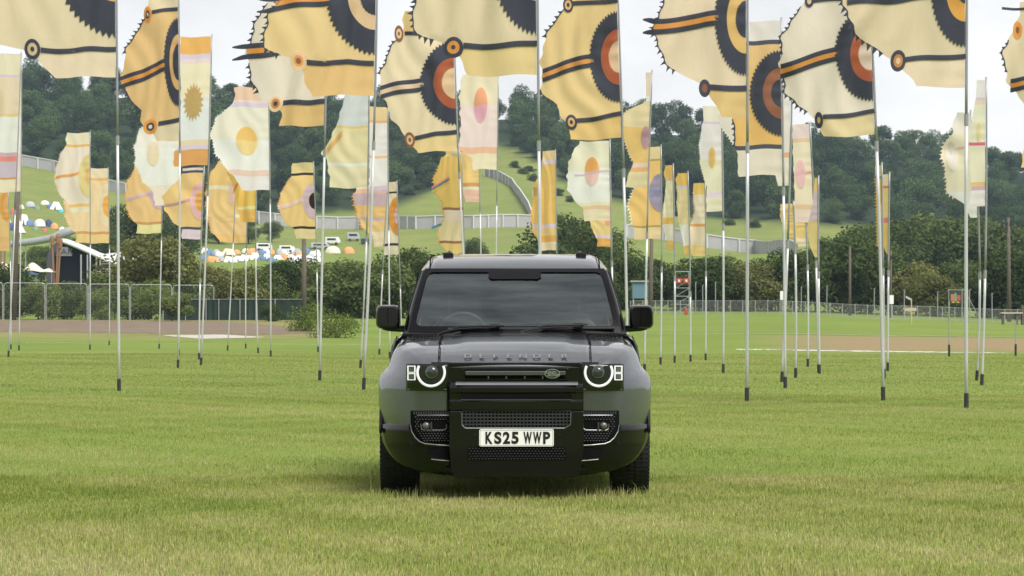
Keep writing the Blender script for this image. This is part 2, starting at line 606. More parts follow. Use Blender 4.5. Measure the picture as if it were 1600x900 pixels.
# ------------------------------------------------------------------ trees
def crown_np(seed, h, rw, lobes, cards, size, z0=0.25, shape=1.0):
    """leaf cards spread through overlapping lobes; ragged outline with gaps. Returns mesh arrays (quads)."""
    g = np.random.default_rng(seed)
    cs = []
    for k in range(lobes):
        for _ in range(20):
            p = g.uniform(-1, 1, 3)
            if (p ** 2).sum() < 1: break
        zc = z0 * h + (h * (1 - z0)) * (0.5 + 0.42 * p[2])
        taper = 1.0 - 0.45 * max(0, p[2]) ** 1.5 * shape
        r_ = rw * g.uniform(0.26, 0.46)
        cs.append((p[0] * rw * 0.72 * taper, p[1] * rw * 0.72 * taper, zc, r_, r_ * g.uniform(0.65, 0.95)))
    cs = np.array(cs)
    which = g.choice(lobes, cards, p=cs[:, 3] ** 2 / (cs[:, 3] ** 2).sum())
    dirs = g.normal(size=(cards, 3))
    dirs[:, 2] = dirs[:, 2] * 0.9 + 0.25
    dirs /= np.linalg.norm(dirs, axis=1)[:, None]
    rad = cs[which, 3] * g.uniform(0.55, 1.08, cards) ** 0.6
    P = cs[which, :3] + dirs * np.stack([rad, rad, rad * cs[which, 4] / cs[which, 3]], -1)
    P += g.normal(size=P.shape) * size * 0.5
    nrm = dirs * 0.9 + g.normal(size=dirs.shape) * 0.55
    nrm /= np.linalg.norm(nrm, axis=1)[:, None]
    tmp = g.normal(size=dirs.shape)
    a = np.cross(nrm, tmp); a /= np.linalg.norm(a, axis=1)[:, None]
    b_ = np.cross(nrm, a)
    s = size * g.uniform(0.55, 1.3, cards)[:, None]
    V = np.stack([P - a * s * 0.6, P - b_ * s * 0.42 + nrm * s * .1, P + a * s * 0.6, P + b_ * s * 0.42 + nrm * s * .1], 1).reshape(-1, 3)
    return V, np.arange(cards * 4).reshape(-1, 4), cs

bark = pmat("bark", (0.09, 0.07, 0.05), 0.9, var=0.35, scale=3.0, bump=0.6)
def trunk_mesh(name, h, rw, cs, seed):
    g = random.Random(seed)
    mb = MB()
    top = h * 0.62
    mb.tube([(0, 0, -0.5), (g.uniform(-.1, .1), 0, h * 0.2), (g.uniform(-.3, .3), g.uniform(-.3, .3), h * 0.42), (g.uniform(-.4, .4), g.uniform(-.4, .4), top)],
            [h * 0.032, h * 0.024, h * 0.017, h * 0.007], 7)
    for c in cs[:9]:
        zb = min(c[2] * 0.55, top * 0.8) + h * .03
        mb.tube([(0, 0, zb), (c[0] * .5, c[1] * .5, (zb + c[2]) / 2), (c[0], c[1], c[2])], [h * 0.011, h * 0.007, h * 0.003], 5)
    return mb.mesh(name, smooth=True)

PROTO = {}
TOPZ = {}
def tree_kind(key, seed, h, rw, lobes, cards, size, z0, shape=1.0):
    V_, F_, cs = crown_np(seed, h, rw, lobes, cards, size, z0, shape)
    cm = mesh_np("crown", V_, F_, 4)
    PROTO[key] = (cm, trunk_mesh("trunk", h, rw, cs, seed))
    TOPZ[key] = float(np.percentile(V_[:, 2], 99.3))

for k in range(7):   # hillside trees, seen from about a kilometre
    tree_kind("hill%d" % k, 100 + k, [13, 15, 12, 14.5, 16, 13.5, 14][k], [6.5, 7.2, 6.8, 8.0, 6.6, 7.6, 7.0][k], [15, 17, 14, 19, 16, 18, 15][k], 6500, 0.50, 0.1)
for k in range(5):   # trees of the hedgerow, three hundred metres away
    tree_kind("mid%d" % k, 200 + k, 1.0 * [8.5, 9.5, 8, 10, 9][k], [4.2, 4.6, 4.4, 5.0, 3.9][k], [22, 26, 24, 30, 20][k], 8500, 0.27, 0.06)
for k in range(4):   # bushes
    tree_kind("bush%d" % k, 300 + k, [4.5, 4.0, 5.0, 4.4][k], [3.0, 3.3, 3.2, 2.8][k], [16, 18, 20, 16][k], 5200, 0.20, 0.0)
tree_kind("low0", 400, 1.6, 2.6, 16, 3000, 0.13, 0.0)

LEAF = {"hill": leaf_mat("leaf_hill", (0.013, 0.031, 0.019), (0.100, 0.155, 0.058), 0.22, 0.05, 0.18),
        "mid": leaf_mat("leaf_hedge", (0.024, 0.045, 0.017), (0.100, 0.135, 0.046), 0.28, 0.12, 0.16),
        "olive": leaf_mat("leaf_olive", (0.06, 0.075, 0.024), (0.19, 0.195, 0.07), 0.25, 0.12, 0.25),
        "bush": leaf_mat("leaf_bush", (0.040, 0.065, 0.024), (0.15, 0.19, 0.065), 0.25, 0.25, 0.25),
        "fresh": leaf_mat("leaf_fresh", (0.05, 0.085, 0.02), (0.15, 0.20, 0.05), 0.3, 0.25, 0.25)}

def put_tree(name, key, leaf, x, y, z, s, label, cat, group, sz=1.0):
    e = empty(name, (x, y, z), random.uniform(0, 6.28))
    e.scale = (s, s, s * sz)
    cm, tm = PROTO[key]
    for nm, me, mt in (("crown", cm, LEAF[leaf]), ("trunk", tm, bark)):
        if not me.materials:
            me.materials.append(mt)
        o = bpy.data.objects.new(nm, me)
        col.objects.link(o)
        o.parent = e
        if me.materials[0] is not mt:
            o.material_slots[0].link = 'OBJECT'
            o.material_slots[0].material = mt
    tag(e, label, cat, group)
    return e

# hillside wood: scatter on the slope above the wood's lower edge, keep the ones nearest / least crowded
pts = []
g = random.Random(11)
tries = 0
while len(pts) < 292 and tries < 60000:
    tries += 1
    u = g.random()
    px = -60 + 1720 * g.random()
    d = 700 + 510 * g.random()
    X = (px - 800) * d / FPX
    row = HOR - (tz(X, d) - HC) * FPX / d
    edge = np.interp(px, wbx, wby)
    if row > edge - 3: continue
    # spacing in ground terms, tighter at the edge of the wood and on the skyline
    sp = 12.5 if (edge - row < 26 or d > 1150) else 13.8
    if any((X - q[0]) ** 2 + ((d - q[1]) * 0.62) ** 2 < sp * sp for q in pts): continue
    pts.append((X, d, edge - row))
def wood_label(X, d, eg):
    px = 800 + FPX * X / d
    zone = ["at the far left edge", "above the festival stage", "behind the left yellow flags", "left of the car roof", "above the car roof", "right of the car roof", "behind the forked tail flag", "behind the nearest right pole"][max(0, min(7, int(px // 200)))]
    row = "on the skyline" if d > 1130 else "at the foot" if eg < 22 else "low in the slope" if eg < 60 else "high on the slope"
    return "broadleaf tree %s of the hillside wood, %s" % (row, zone)
for X, d, eg in pts:
    k = g.randrange(7)
    s = g.uniform(0.8, 1.2) * (0.8 if eg < 12 else 1.0)
    put_tree("woodland_tree", "hill%d" % k, "hill", X, d, tz(X, d) - 1.2, s, wood_label(X, d, eg), "tree", "trees of the hillside wood", g.uniform(.85, 1.12))
print("hill trees", len(pts), tries)
# ------------------------------------------------------------------ hedgerow trees and bushes
def plant(name, key, leaf, px, base_py, d, top_py, label, cat="tree", group=None, wide=None, sink=0.15):
    _h = {"mid0": 8.5, "mid1": 9.5, "mid2": 8, "mid3": 10, "mid4": 9, "bush0": 4.5, "bush1": 4.0, "bush2": 5.0, "bush3": 4.4, "low0": 1.6}[key]
    X = (px - 800) * d / FPX
    z = tz(X, d)
    H = HC + (HOR - top_py) * d / FPX - z
    if key.startswith('mid') and d < 400: sink = 1.0
    s = (H + sink) / TOPZ[key]
    e = put_tree(name, key, leaf, X, d, z - sink, s if wide is None else wide * s, label, cat, group)
    e.scale = ((s if wide is None else s * wide),) * 2 + (s * 0.98,)
    return e

ORD = ["first", "second", "third", "fourth", "fifth", "sixth", "seventh", "eighth", "ninth", "tenth", "eleventh", "twelfth", "thirteenth", "fourteenth",
       "fifteenth", "sixteenth", "seventeenth", "eighteenth", "nineteenth", "twentieth", "twenty-first", "twenty-second", "twenty-third", "twenty-fourth", "twenty-fifth"]
gr = random.Random(5)
# right: hedgerow behind the wire fence
row_r = [(985, 402, 305, "mid"), (1018, 408, 315, "mid"), (1062, 412, 320, "mid"), (1098, 404, 310, "mid"), (1135, 400, 322, "mid"), (1170, 408, 312, "olive"),
         (1205, 402, 318, "mid"), (1243, 388, 315, "mid"), (1275, 392, 325, "mid"), (1318, 368, 318, "mid"), (1358, 380, 325, "mid"), (1395, 410, 320, "mid"),
         (1432, 408, 316, "olive"), (1462, 425, 310, "olive"), (1500, 412, 318, "mid"), (1538, 402, 322, "mid"), (1572, 395, 320, "mid"), (1612, 390, 318, "mid"), (1660, 392, 318, "mid"), (1712, 390, 318, "mid")]
for i, (px, top, d, lf) in enumerate(row_r):
    plant("hedgerow_tree", "mid%d" % gr.randrange(5), lf, px, 0, d, top + gr.uniform(-4, 4),
          "%s tree of the hedgerow behind the wire fence, %s from the car" % ({"mid": "dark green", "olive": "olive tinged"}[lf], ORD[i]), "tree", "hedgerow trees behind the wire fence", gr.uniform(1.0, 1.3))
# right: taller rounded trees farther back
row_b = [(1352, 352, 430), (1395, 344, 450), (1440, 336, 470), (1488, 342, 455), (1530, 338, 465), (1575, 350, 450), (1625, 345, 460), (1300, 372, 470)]
for i, (px, top, d) in enumerate(sorted(row_b)):
    plant("round_tree", "mid%d" % gr.randrange(5), "bush" if i % 2 else "mid", px, 0, d, top, "round crowned paler tree standing behind the right hedgerow, %s from its left end" % ORD[i],
          "tree", "rounded trees below the wood", gr.uniform(.95, 1.15))
# centre: trees showing above the car
for i, (px, top, d, k, lb) in enumerate([(888, 336, 360, 1, "tall dark tree rising directly behind the car roof"), (930, 352, 350, 3, "broad dark tree just right of the car roof"),
        (846, 382, 340, 0, "low tree peeping over the middle of the car roof"), (740, 373, 520, 4, "small lone tree on the green slope above the car roof"),
        (958, 385, 320, 2, "dark tree between the car roof and the hedgerow")]):
    plant("field_tree", "mid%d" % k, "mid", px, 0, d, top, lb, "tree", None, 1.05 if k != 4 else 0.9)
# left: hedge line behind the track
row_l = [(-40, 405, 262, "mid2", "mid", 1.1), (6, 412, 258, "mid0", "mid", 1.0), (60, 442, 250, "bush1", "bush", 1.1), (100, 440, 252, "bush0", "bush", 1.2), (136, 446, 250, "bush2", "bush", 1.0),
         (232, 368, 262, "mid1", "olive", 1.15), (180, 430, 258, "bush3", "bush", 1.2), (232, 438, 244, "bush2", "fresh", 1.35), (285, 432, 262, "bush1", "bush", 1.1), (158, 452, 243, "bush0", "bush", 1.1), (268, 458, 233, "bush3", "bush", 1.2), (425, 474, 232, "bush0", "mid", 1.2), (30, 450, 246, "bush3", "mid", 1.2), (200, 446, 246, "bush1", "mid", 1.1), (318, 414, 270, "mid2", "olive", 1.15),
         (362, 419, 268, "mid0", "olive", 1.2), (405, 417, 272, "mid3", "bush", 1.15), (452, 404, 275, "mid1", "mid", 1.1), (500, 412, 270, "mid4", "bush", 1.3), (540, 408, 272, "mid2", "bush", 1.2),
         (585, 408, 268, "mid0", "bush", 1.2), (628, 388, 275, "mid3", "mid", 1.1), (668, 400, 272, "mid1", "mid", 1.1), (712, 405, 270, "mid2", "mid", 1.1), (775, 408, 272, "mid0", "mid", 1.1)]
row_l.sort()
for i, (px, top, d, k, lf, wd) in enumerate(row_l):
    plant("hedge_tree" if k.startswith("mid") else "bush", k, lf, px, 0, d, top,
          "%s %s in the hedge left of the car, %s from the left edge" % ({"mid": "dark green", "olive": "dusty olive", "bush": "mid green", "fresh": "pale green rounded"}[lf], "tree" if k.startswith("mid") else "bush", ORD[i]),
          "tree" if k.startswith("mid") else "bush", "hedge behind the gravel track", wd)
plant("low_bush", "low0", "fresh", 530, 0, 176, 490, "feathery low green bush at the end of the gravel track", "bush", None, 1.0)
plant("low_bush", "low0", "fresh", 486, 0, 196, 474, "bright weedy shrub beside the wooden pole", "bush", None, .8)
plant("low_bush", "low0", "bush", 985, 0, 150, 492, "dark low bush beside the right wing of the car", "bush", None, .8)
# left: scrub trees among the tents below the fence
for i, (px, top, d, k) in enumerate([(215, 322, 560, 1), (268, 312, 575, 3), (305, 322, 780, 0), (342, 340, 785, 2), (388, 342, 790, 3), (424, 346, 790, 1), (170, 352, 530, 2), (120, 372, 515, 4), (64, 385, 520, 0)]):
    plant("scrub_tree", "mid%d" % k, "bush" if i % 3 else "mid", px, 0, d, top, "leafy tree above the stage and tents, %s counted from the %s" % (ORD[i], "slope"), "tree", "trees around the camp", 1.1)
# bracken clumps on the open slope
for i, (px, py) in enumerate([(806, 262), (818, 272), (834, 283), (852, 296), (872, 306), (828, 268), (846, 286), (893, 316), (640, 305), (655, 296), (1020, 330), (1058, 338), (1090, 346), (1140, 352), (1180, 356)]):
    X, d, z = hit(px, py, 650)
    put_tree("bracken_clump", "bush%d" % (i % 4), "mid", X, d, z - .6, .9, "dark bracken clump on the open slope, %s" % ("above the car roof" if px < 900 and px > 700 else "left of the car roof" if px < 700 else "right of the car"), "shrub", "bracken clumps on the slope", 0.75)

# ------------------------------------------------------------------ the long panel fence on the hill
steel = pmat("fence_steel", (0.36, 0.36, 0.36), 0.55, 0.2, var=0.15, scale=0.6)
steel2 = pmat("fence_rib", (0.56, 0.56, 0.54), 0.55, 0.2, var=0.1)
def panel_fence(label, pts_px, h=3.7, w_=5.2, d0=600):
    P = [Vector(hit(px, py, d0)) for px, py in pts_px]
    root = empty("panel_fence", P[0])
    o0 = P[0]
    pm = None
    segs = []
    for a, b_ in zip(P[:-1], P[1:]):
        n = max(1, round((b_ - a).length / w_))
        for k in range(n):
            segs.append((a.lerp(b_, k / n), a.lerp(b_, (k + 1) / n)))
    for a, b_ in segs:
        za, zb = tz(a.x, a.y) - .3, tz(b_.x, b_.y) - .3
        a = Vector((a.x, a.y, za)) - o0; b_ = Vector((b_.x, b_.y, zb)) - o0
        up = Vector((0, 0, h + .3)); t_ = Vector((0, .06, 0))
        mb = MB()
        mb.add([a - t_, b_ - t_, b_ - t_ + up, a - t_ + up, a + t_, b_ + t_, b_ + t_ + up, a + t_ + up],
               [(0, 1, 2, 3), (7, 6, 5, 4), (0, 4, 5, 1), (1, 5, 6, 2), (2, 6, 7, 3), (3, 7, 4, 0)])
        p_ = mb.build("panel", steel, root)
        MB().bar(a + up - Vector((0, .1, 0.02)), b_ + up - Vector((0, .1, 0.02)), .35, .3).build("top_rail", steel2, p_)
        MB().bar(a - Vector((0, .3, 0)), a + up - Vector((0, .3, 0)), .42).build("fence_post", steel2, p_)
    tag(root, label, "fence", "long panel fence on the hill")
panel_fence("pale panel fence curving down the left hillside above the tents", [(12, 256), (34, 259), (85, 268), (130, 282), (170, 299), (197, 305), (230, 313)])
panel_fence("short stretch of panel fence half hidden by trees and flags", [(380, 347), (430, 353), (492, 357)])
panel_fence("straight pale panel fence crossing the slope behind the car", [(495, 357), (560, 358), (650, 358), (740, 357), (832, 356)])
panel_fence("panel fence climbing the hill in a curve above the car roof", [(757, 275), (780, 282), (800, 294), (812, 310), (822, 326), (832, 350)], 3.2, 4.5, 700)
panel_fence("pale panel fence running downhill right of the car", [(980, 372), (1040, 375), (1105, 387), (1180, 396), (1246, 403)])

# ------------------------------------------------------------------ wire fence on the right
galv = pmat("galvanised_wire", (0.34, 0.35, 0.35), 0.5, 0.6, var=0.2)
galv_l = pmat("galvanised_post", (0.42, 0.43, 0.43), 0.5, 0.4, var=0.2)
fr = empty("wire_fence", (0, 0, 0))
fpts = []
for i in range(46):
    px = 985 + 19.5 * i
    d = 282 - 10 * math.sin(i * .05)
    X = (px - 800) * d / FPX
    fpts.append(Vector((X, d, tz(X, d))))
fr.location = fpts[0]
for i, p in enumerate(fpts):
    q = p - fpts[0]
    MB().tube([q - Vector((0, 0, .2)), q + Vector((0, 0, 1.36))], 0.035, 6).build("post", galv_l, fr)
    if i < len(fpts) - 1:
        r_ = fpts[i + 1] - fpts[0]
        for k in range(2):
            u = Vector((0, 0, 1.32 if k else 0.1))
            MB().bar(q + u, r_ + u, 0.035).build("rail", galv_l, fr)
        mb = MB()
        for k in range(1, 10):
            u = Vector((0, -.02, 1.32 * k / 10))
            mb.bar(q + u, r_ + u, 0.012)
        for k in range(1, 12):
            c = q.lerp(r_, k / 12) + Vector((0, -.02, 0))
            mb.bar(c + Vector((0, 0, .1)), c + Vector((0, 0, 1.3)), 0.012)
        tag(mb.build("wire_mesh", galv, fr), kind="stuff")
tag(fr, "grey wire mesh fence with posts along the far right field", "fence")

# ------------------------------------------------------------------ left fence panels and green screened fence
for i in range(6):
    a = 6 + 66 * i - 66; d = 240
    x0, x1 = (a - 800) * d / FPX, (a + 64 - 800) * d / FPX
    z0 = tz((x0 + x1) / 2, d)
    H = 3.25 - .05 * i
    e = empty("mesh_fence_panel", ((x0 + x1) / 2, d, z0))
    hw = (x1 - x0) / 2
    mb = MB()
    r_ = .25
    mb.tube([(-hw, 0, -.1), (-hw, 0, H - r_), (-hw + r_ * .3, 0, H - r_ * .3), (-hw + r_, 0, H), (hw - r_, 0, H), (hw - r_ * .3, 0, H - r_ * .3), (hw, 0, H - r_), (hw, 0, -.1)], 0.032, 6)
    mb.build("frame", galv_l, e)
    mb = MB()
    for k in range(1, 14):
        mb.bar((-hw, 0, H * k / 14), (hw, 0, H * k / 14), 0.004)
    for k in range(1, 30):
        xk = -hw + 2 * hw * k / 30
        mb.bar((xk, 0, 0), (xk, 0, H - .05), 0.004)
    tag(mb.build("wire_mesh", galv, e), kind="stuff")
    tag(e, "tall wire mesh fence panel before the left bushes, %s from the left" % ORD[i], "fence", "mesh fence panels by the track")
scr = pmat("green_screen_cloth", (0.012, 0.027, 0.020), 0.9, var=0.6, scale=1.2)
e = empty("screened_fence", at(365, 500, 238)); e.location.z = tz(e.location.x, 238)
segx = [255, 290, 322, 342, 375, 400, 430, 472]
for i in range(len(segx) - 1):
    x0, x1 = [(p - 365) * 238 / FPX for p in segx[i:i + 2]]
    rows = [[(x0 + (x1 - x0) * k / 10, 0.05 * math.sin(k * 1.3 + i), zz * (1 + .012 * math.sin(k + i))) for k in range(11)] for zz in (0.02, .9, 1.75)]
    MB().grid(rows).build("screen_panel", scr, e, solid=.01)
    MB().tube([(x0, -.06, -.2), (x0, -.06, 1.85)], .035, 6).build("post", galv_l, e)
    MB().bar((x0, -.08, 1.8), (x1, -.08, 1.8), .03).build("rail", galv_l, e)
tag(e, "low fence covered with dark green screening behind the gravel track", "fence")

# ------------------------------------------------------------------ timber poles, posts, tower, signs
wood_b = pmat("pole_timber", (0.105, 0.085, 0.066), 0.85, var=0.35, scale=2.0, bump=.4)
def timber_pole(px, base_d, top_py, r0, label, lean=0.0, cap=None):
    X = (px - 800) * base_d / FPX
    z = tz(X, base_d)
    H = HC + (HOR - top_py) * base_d / FPX - z
    e = empty("timber_pole", (X, base_d, z))
    MB().tube([(0, 0, -.4), (lean * .5, 0, H * .5), (lean, 0, H)], [r0, r0 * .9, r0 * .75], 10).build("shaft", wood_b, e, smooth=True)
    if cap == "lamp":
        dk = pmat("black_fitting", (0.02, 0.02, 0.022), 0.5)
        MB().box(-.45, .1, -.15, .15, H - .9, H - .45).box(-.55, -.2, -.2, .2, H - 1.3, H - .95).build("lamp_head", dk, e, bevel=.03)
    else:
        MB().lathe([(0, H + .03), (r0 * .8, H), (r0 * .8, H - .06)], 10).build("cap", wood_b, e)
    tag(e, label, "pole", "timber poles")
timber_pole(20, 242, 255, .30, "thick brown timber pole at the far left behind flags", .5)
timber_pole(475, 240, 374, .24, "weathered timber pole below the yellow flag left of car")
timber_pole(1016, 200, 372, .17, "brown timber pole beside the right door mirror", .1)
timber_pole(1577, 290, 340, .22, "tall timber pole with lamp heads at the far right", -.1, "lamp")
timber_pole(1328, 300, 385, .16, "slim timber pole in front of the right hedgerow")
timber_pole(1392, 290, 392, .13, "dark timber pole under the narrow golden flags", 0, "lamp")
for i, (px, d, top) in enumerate([(1098, 286, 445), (1118, 286, 440), (1252, 286, 447), (1292, 286, 446), (1366, 286, 450), (1413, 286, 452), (1465, 286, 455), (1515, 286, 452), (1550, 286, 458), (1063 + 24, 286, 440)]):
    X = (px - 800) * d / FPX; z = tz(X, d)
    H = HC + (HOR - top) * d / FPX - z
    o = MB().tube([(0, 0, -.2), (0, 0, H * .98), (.12, 0, H)], .045, 6).build("thin_post", galv, None, loc=(X, d, z))
    tag(o, "thin grey post standing behind the wire fence", "post", "thin posts behind the wire fence")
# scaffold watch tower
X, d = (1066 - 800) * 292 / FPX, 292
e = empty("scaffold_tower", (X, d, tz(X, d)))
hw, H = .75, 4.3
for sx in (-1, 1):
    for sy in (-1, 1):
        MB().tube([(sx * hw, sy * hw, -.1), (sx * hw, sy * hw, H)], .04, 6).build("leg", galv_l, e)
for k in range(1, 6):
    z_ = H * k / 5.0
    mb = MB()
    for s in (-1, 1):
        mb.bar((-hw, s * hw, z_), (hw, s * hw, z_), .05); mb.bar((s * hw, -hw, z_), (s * hw, hw, z_), .05)
    mb.build("ring_rail", galv_l, e)
    if k < 5:
        MB().bar((-hw, -hw - .03, z_ - H / 5), (hw, -hw - .03, z_), .05).build("brace", galv, e)
red = pmat("warning_red", (0.36, 0.07, 0.04), 0.6)
for s in (-1, 1):
    p_ = MB().box(s * .38 - .3, s * .38 + .3, -hw - .12, -hw - .06, 3.05, 3.6).build("red_sign", red, e)
    MB().box(s * .38 - .1, s * .38 + .1, -hw - .15, -hw - .125, 3.2, 3.45).build("sign_square", pmat("sign_pale", (.75, .6, .5), .6), p_)
MB().box(-hw, hw, -hw, hw, 2.86, 2.92).build("deck", wood_b, e)
tag(e, "grey scaffold tower with two red signs behind the right field", "tower")
MB0 = MB().box(-.18, .18, -.18, .18, 0, .6)
tag(MB0.build("red_drum", red, None, loc=((1072 - 800) * 270 / FPX, 270, tz((1072 - 800) * 270 / FPX, 270)), bevel=.05), "small red drum at the foot of the scaffold tower", "drum")
# blue cabin on legs behind the right mirror
X, d = (1000 - 800) * 286 / FPX, 286
e = empty("cabin", (X, d, tz(X, d)))
MB().box(-.8, .8, -.8, .8, 1.5, 3.2).build("wall", pmat("cabin_blue", (0.10, 0.19, 0.24), .6), e, bevel=.03)
MB().box(-1.0, 1.0, -1.0, 1.0, 3.2, 3.32).build("roof", galv_l, e)
for sx in (-.7, .7):
    MB().box(sx - .06, sx + .06, -.7, -.6, -.1, 1.5).build("leg", galv_l, e)
tag(e, "small blue cabin on legs seen beside the right door mirror", "cabin")
# painted sign on a timber frame, right
X, d = (1493 - 800) * 262 / FPX, 262
e = empty("field_sign", (X, d, tz(X, d)))
dark = pmat("sign_board", (0.03, 0.03, 0.03), .6)
b0 = MB().box(-.56, .56, -.05, .05, 1.7, 2.95).build("board", dark, e)
MB().box(-.45, -.12, -.07, -.053, 1.95, 2.6).build("orange_patch", pmat("sign_orange", (.40, .14, .04), .6), b0)
MB().box(.1, .45, -.07, -.053, 2.0, 2.5).build("red_patch", red, b0)
MB().box(-.1, .08, -.07, -.053, 1.8, 2.7).build("green_patch", pmat("sign_green", (.1, .3, .2), .6), b0)
MB().box(-.35, .35, -.07, -.053, 1.78, 1.9).build("yellow_patch", pmat("sign_yellow", (.45, .32, .06), .6), b0)
for sx in (-.62, .62, 1.15):
    MB().tube([(sx, 0.1, -.2), (sx, 0.1, 3.05)], .05, 6).build("post", galv, e)
MB().bar((-.7, .1, 3.0), (1.2, .1, 3.0), .06).build("rail", galv, e)
MB().bar((1.15, .1, 2.4), (2.4, .1, .1), .05).build("brace", galv, e)
tag(e, "dark painted sign board on a pole frame at far right", "sign")
# small white notice boards and a trestle
wht = pmat("notice_white", (.72, .73, .74), .6)
for px, d, h0, lb in ((1222, 270, 1.55, "white notice on a post behind the paired flagpoles"), (1393, 270, 1.6, "small white notice near the narrow golden flags")):
    X = (px - 800) * d / FPX
    e = empty("notice_post", (X, d, tz(X, d)))
    MB().tube([(0, 0, -.1), (0, 0, h0)], .035, 6).build("post", galv_l, e)
    MB().box(-.2, .2, -.06, -.035, h0 - .1, h0 + .75).build("notice", wht, e)
    tag(e, lb, "notice")
X, d = (1583 - 800) * 250 / FPX, 250
e = empty("wood_table", (X, d, tz(X, d)))
MB().box(-1.1, .8, -.4, .4, 1.0, 1.12).build("table_top", pmat("pale_timber", (.45, .38, .28), .8), e)
for sx in (-.9, .3):
    MB().box(sx - .08, sx + .08, -.3, .3, -.1, 1.0).build("leg", wood_b, e)
MB().box(.75, 1.15, -.3, .3, -.1, 1.75).build("end_post", wood_b, e)
tag(e, "rough wooden table by a post at the far right edge", "table")
X, d = (1424 - 800) * 225 / FPX, 225
e = empty("signpost", (X, d, tz(X, d)))
MB().tube([(0, 0, -.1), (0, 0, 2.0)], .05, 6).build("post", pmat("pale_timber", (.45, .38, .28), .8), e)
MB().box(-.5, .4, -.05, 0, 1.0, 1.25).build("lower_board", pmat("pale_timber", (.45, .38, .28), .8), e)
MB().add([(-.45, 0, 2.2), (.05, 0, 1.95), (.05, .05, 1.8), (-.45, .05, 2.05)], [(0, 1, 2, 3)]).build("arm_board", wht, e, solid=.03)
tag(e, "pale wooden signpost standing in the right field", "sign")
# dark marker posts
blk = pmat("black_rubber", (0.014, 0.014, 0.015), .6)
for px, by, top, lb in ((1483, 557, 470, "slim dark pole with black foot right of the flags"), (1587, 556, 500, "short dark marker post at the far right of the meadow")):
    d = KG / (by - HOR); X = (px - 800) * d / FPX
    H = HC + (HOR - top) * d / FPX - tz(X, d)
    e = empty("marker_post", (X, d, tz(X, d)))
    MB().tube([(0, 0, .3), (0, 0, H)], .022, 6).build("shaft", galv, e)
    MB().tube([(0, 0, -.1), (0, 0, .42)], .04, 6).build("ground_sleeve", blk, e)
    tag(e, lb, "post")

# ------------------------------------------------------------------ tents, vehicles and the stage on the far slope
TC = {"white": (.72, .72, .72), "blue": (.10, .18, .34), "teal": (.10, .42, .45), "grey": (.38, .40, .42), "orange": (.65, .30, .12), "red": (.55, .12, .10),
      "green": (.18, .26, .16), "cream": (.68, .60, .48), "navy": (.04, .06, .13)}
def dome_tent(px, py, wpx, hpx, c, kind, label, group):
    X, d, z = hit(px, py, 300)
    s = d / FPX
    hw, H = wpx * s / 2, hpx * s
    e = empty("tent", (X, d, z), random.uniform(-.5, .5))
    m = pmat("tent_" + c, TC[c], .7, var=.15, scale=.6)
    m2 = pmat("tent_door", (.10, .10, .11), .8)
    if kind == "dome":
        rows = []
        for i in range(9):
            t_ = math.pi * i / 8
            rows.append([(-hw * math.cos(t_), -hw * .9 * math.cos(math.pi * j / 8) * math.sin(t_) ** .7, H * (math.sin(t_) * math.sin(math.pi * j / 8)) ** .75 - .1) for j in range(9)])
        MB().grid(rows).build("canopy", m, e, smooth=True)
        MB().add([(-hw * .25, -hw * .82, 0), (hw * .25, -hw * .82, 0), (0, -hw * .72, H * .62)], [(0, 1, 2)]).build("doorway", m2, e, solid=.05)
    else:
        MB().add([(-hw, -hw * .8, 0), (hw, -hw * .8, 0), (hw, hw * .8, 0), (-hw, hw * .8, 0), (-hw * .45, 0, H), (hw * .45, 0, H * .94)],
                 [(0, 1, 5, 4), (1, 2, 5), (2, 3, 4, 5), (3, 0, 4)]).build("canopy", m, e)
        MB().add([(-hw * .2, -hw * .84, 0), (hw * .2, -hw * .84, 0), (0, -hw * .5, H * .55)], [(0, 1, 2)]).build("doorway", m2, e, solid=.05)
    tag(e, label, "tent", group)
for i, (px, py, w_, h_, c, k) in enumerate([(18, 360, 14, 12, "navy", "dome"), (21, 335, 9, 10, "red", "dome"), (38, 352, 17, 17, "white", "ridge"), (30, 364, 18, 13, "white", "ridge"), (46, 353, 15, 10, "blue", "dome"), (62, 354, 18, 12, "white", "dome"),
        (76, 354, 12, 12, "navy", "dome"), (85, 358, 13, 10, "orange", "dome"), (47, 323, 16, 9, "grey", "dome"), (70, 320, 14, 7, "white", "dome"), (79, 326, 12, 8, "blue", "dome"), (88, 328, 18, 13, "white", "ridge"), (95, 332, 10, 6, "teal", "dome"),
        (172, 333, 8, 8, "blue", "dome"), (12, 350, 13, 9, "grey", "dome"), (55, 361, 11, 7, "green", "dome"), (97, 362, 10, 8, "white", "dome"), (33, 326, 10, 7, "cream", "dome"), (58, 328, 10, 7, "green", "dome"), (104, 326, 9, 6, "grey", "dome"), (70, 362, 9, 6, "red", "dome")]):
    up_ = py < 340
    dome_tent(px, py, w_, h_, c, k, "%s %s tent in the %s row on the left hillside, %s" % (c, k, "upper" if up_ else "nearer", "at its left end" if px < 35 else "in its middle" if px < 72 else "near its right end"), "tents on the left hillside")
gt = random.Random(3)
for n_, px in enumerate(range(318, 500, 9)):
    for q in range(2):
        py = 398 + q * 9 + gt.uniform(-3, 3)
        c = gt.choice(["white", "white", "white", "cream", "grey", "white", "orange", "blue"])
        k_ = gt.choice(["dome", "ridge"])
        dome_tent(px + gt.uniform(-3, 3), py, gt.uniform(11, 17), gt.uniform(7, 11), c, k_,
                  "%s %s tent above the left hedge, %s from left in the camp's %s row" % (c, k_, ORD[n_], ["upper", "lower"][q]), "tents of the crowded camp")
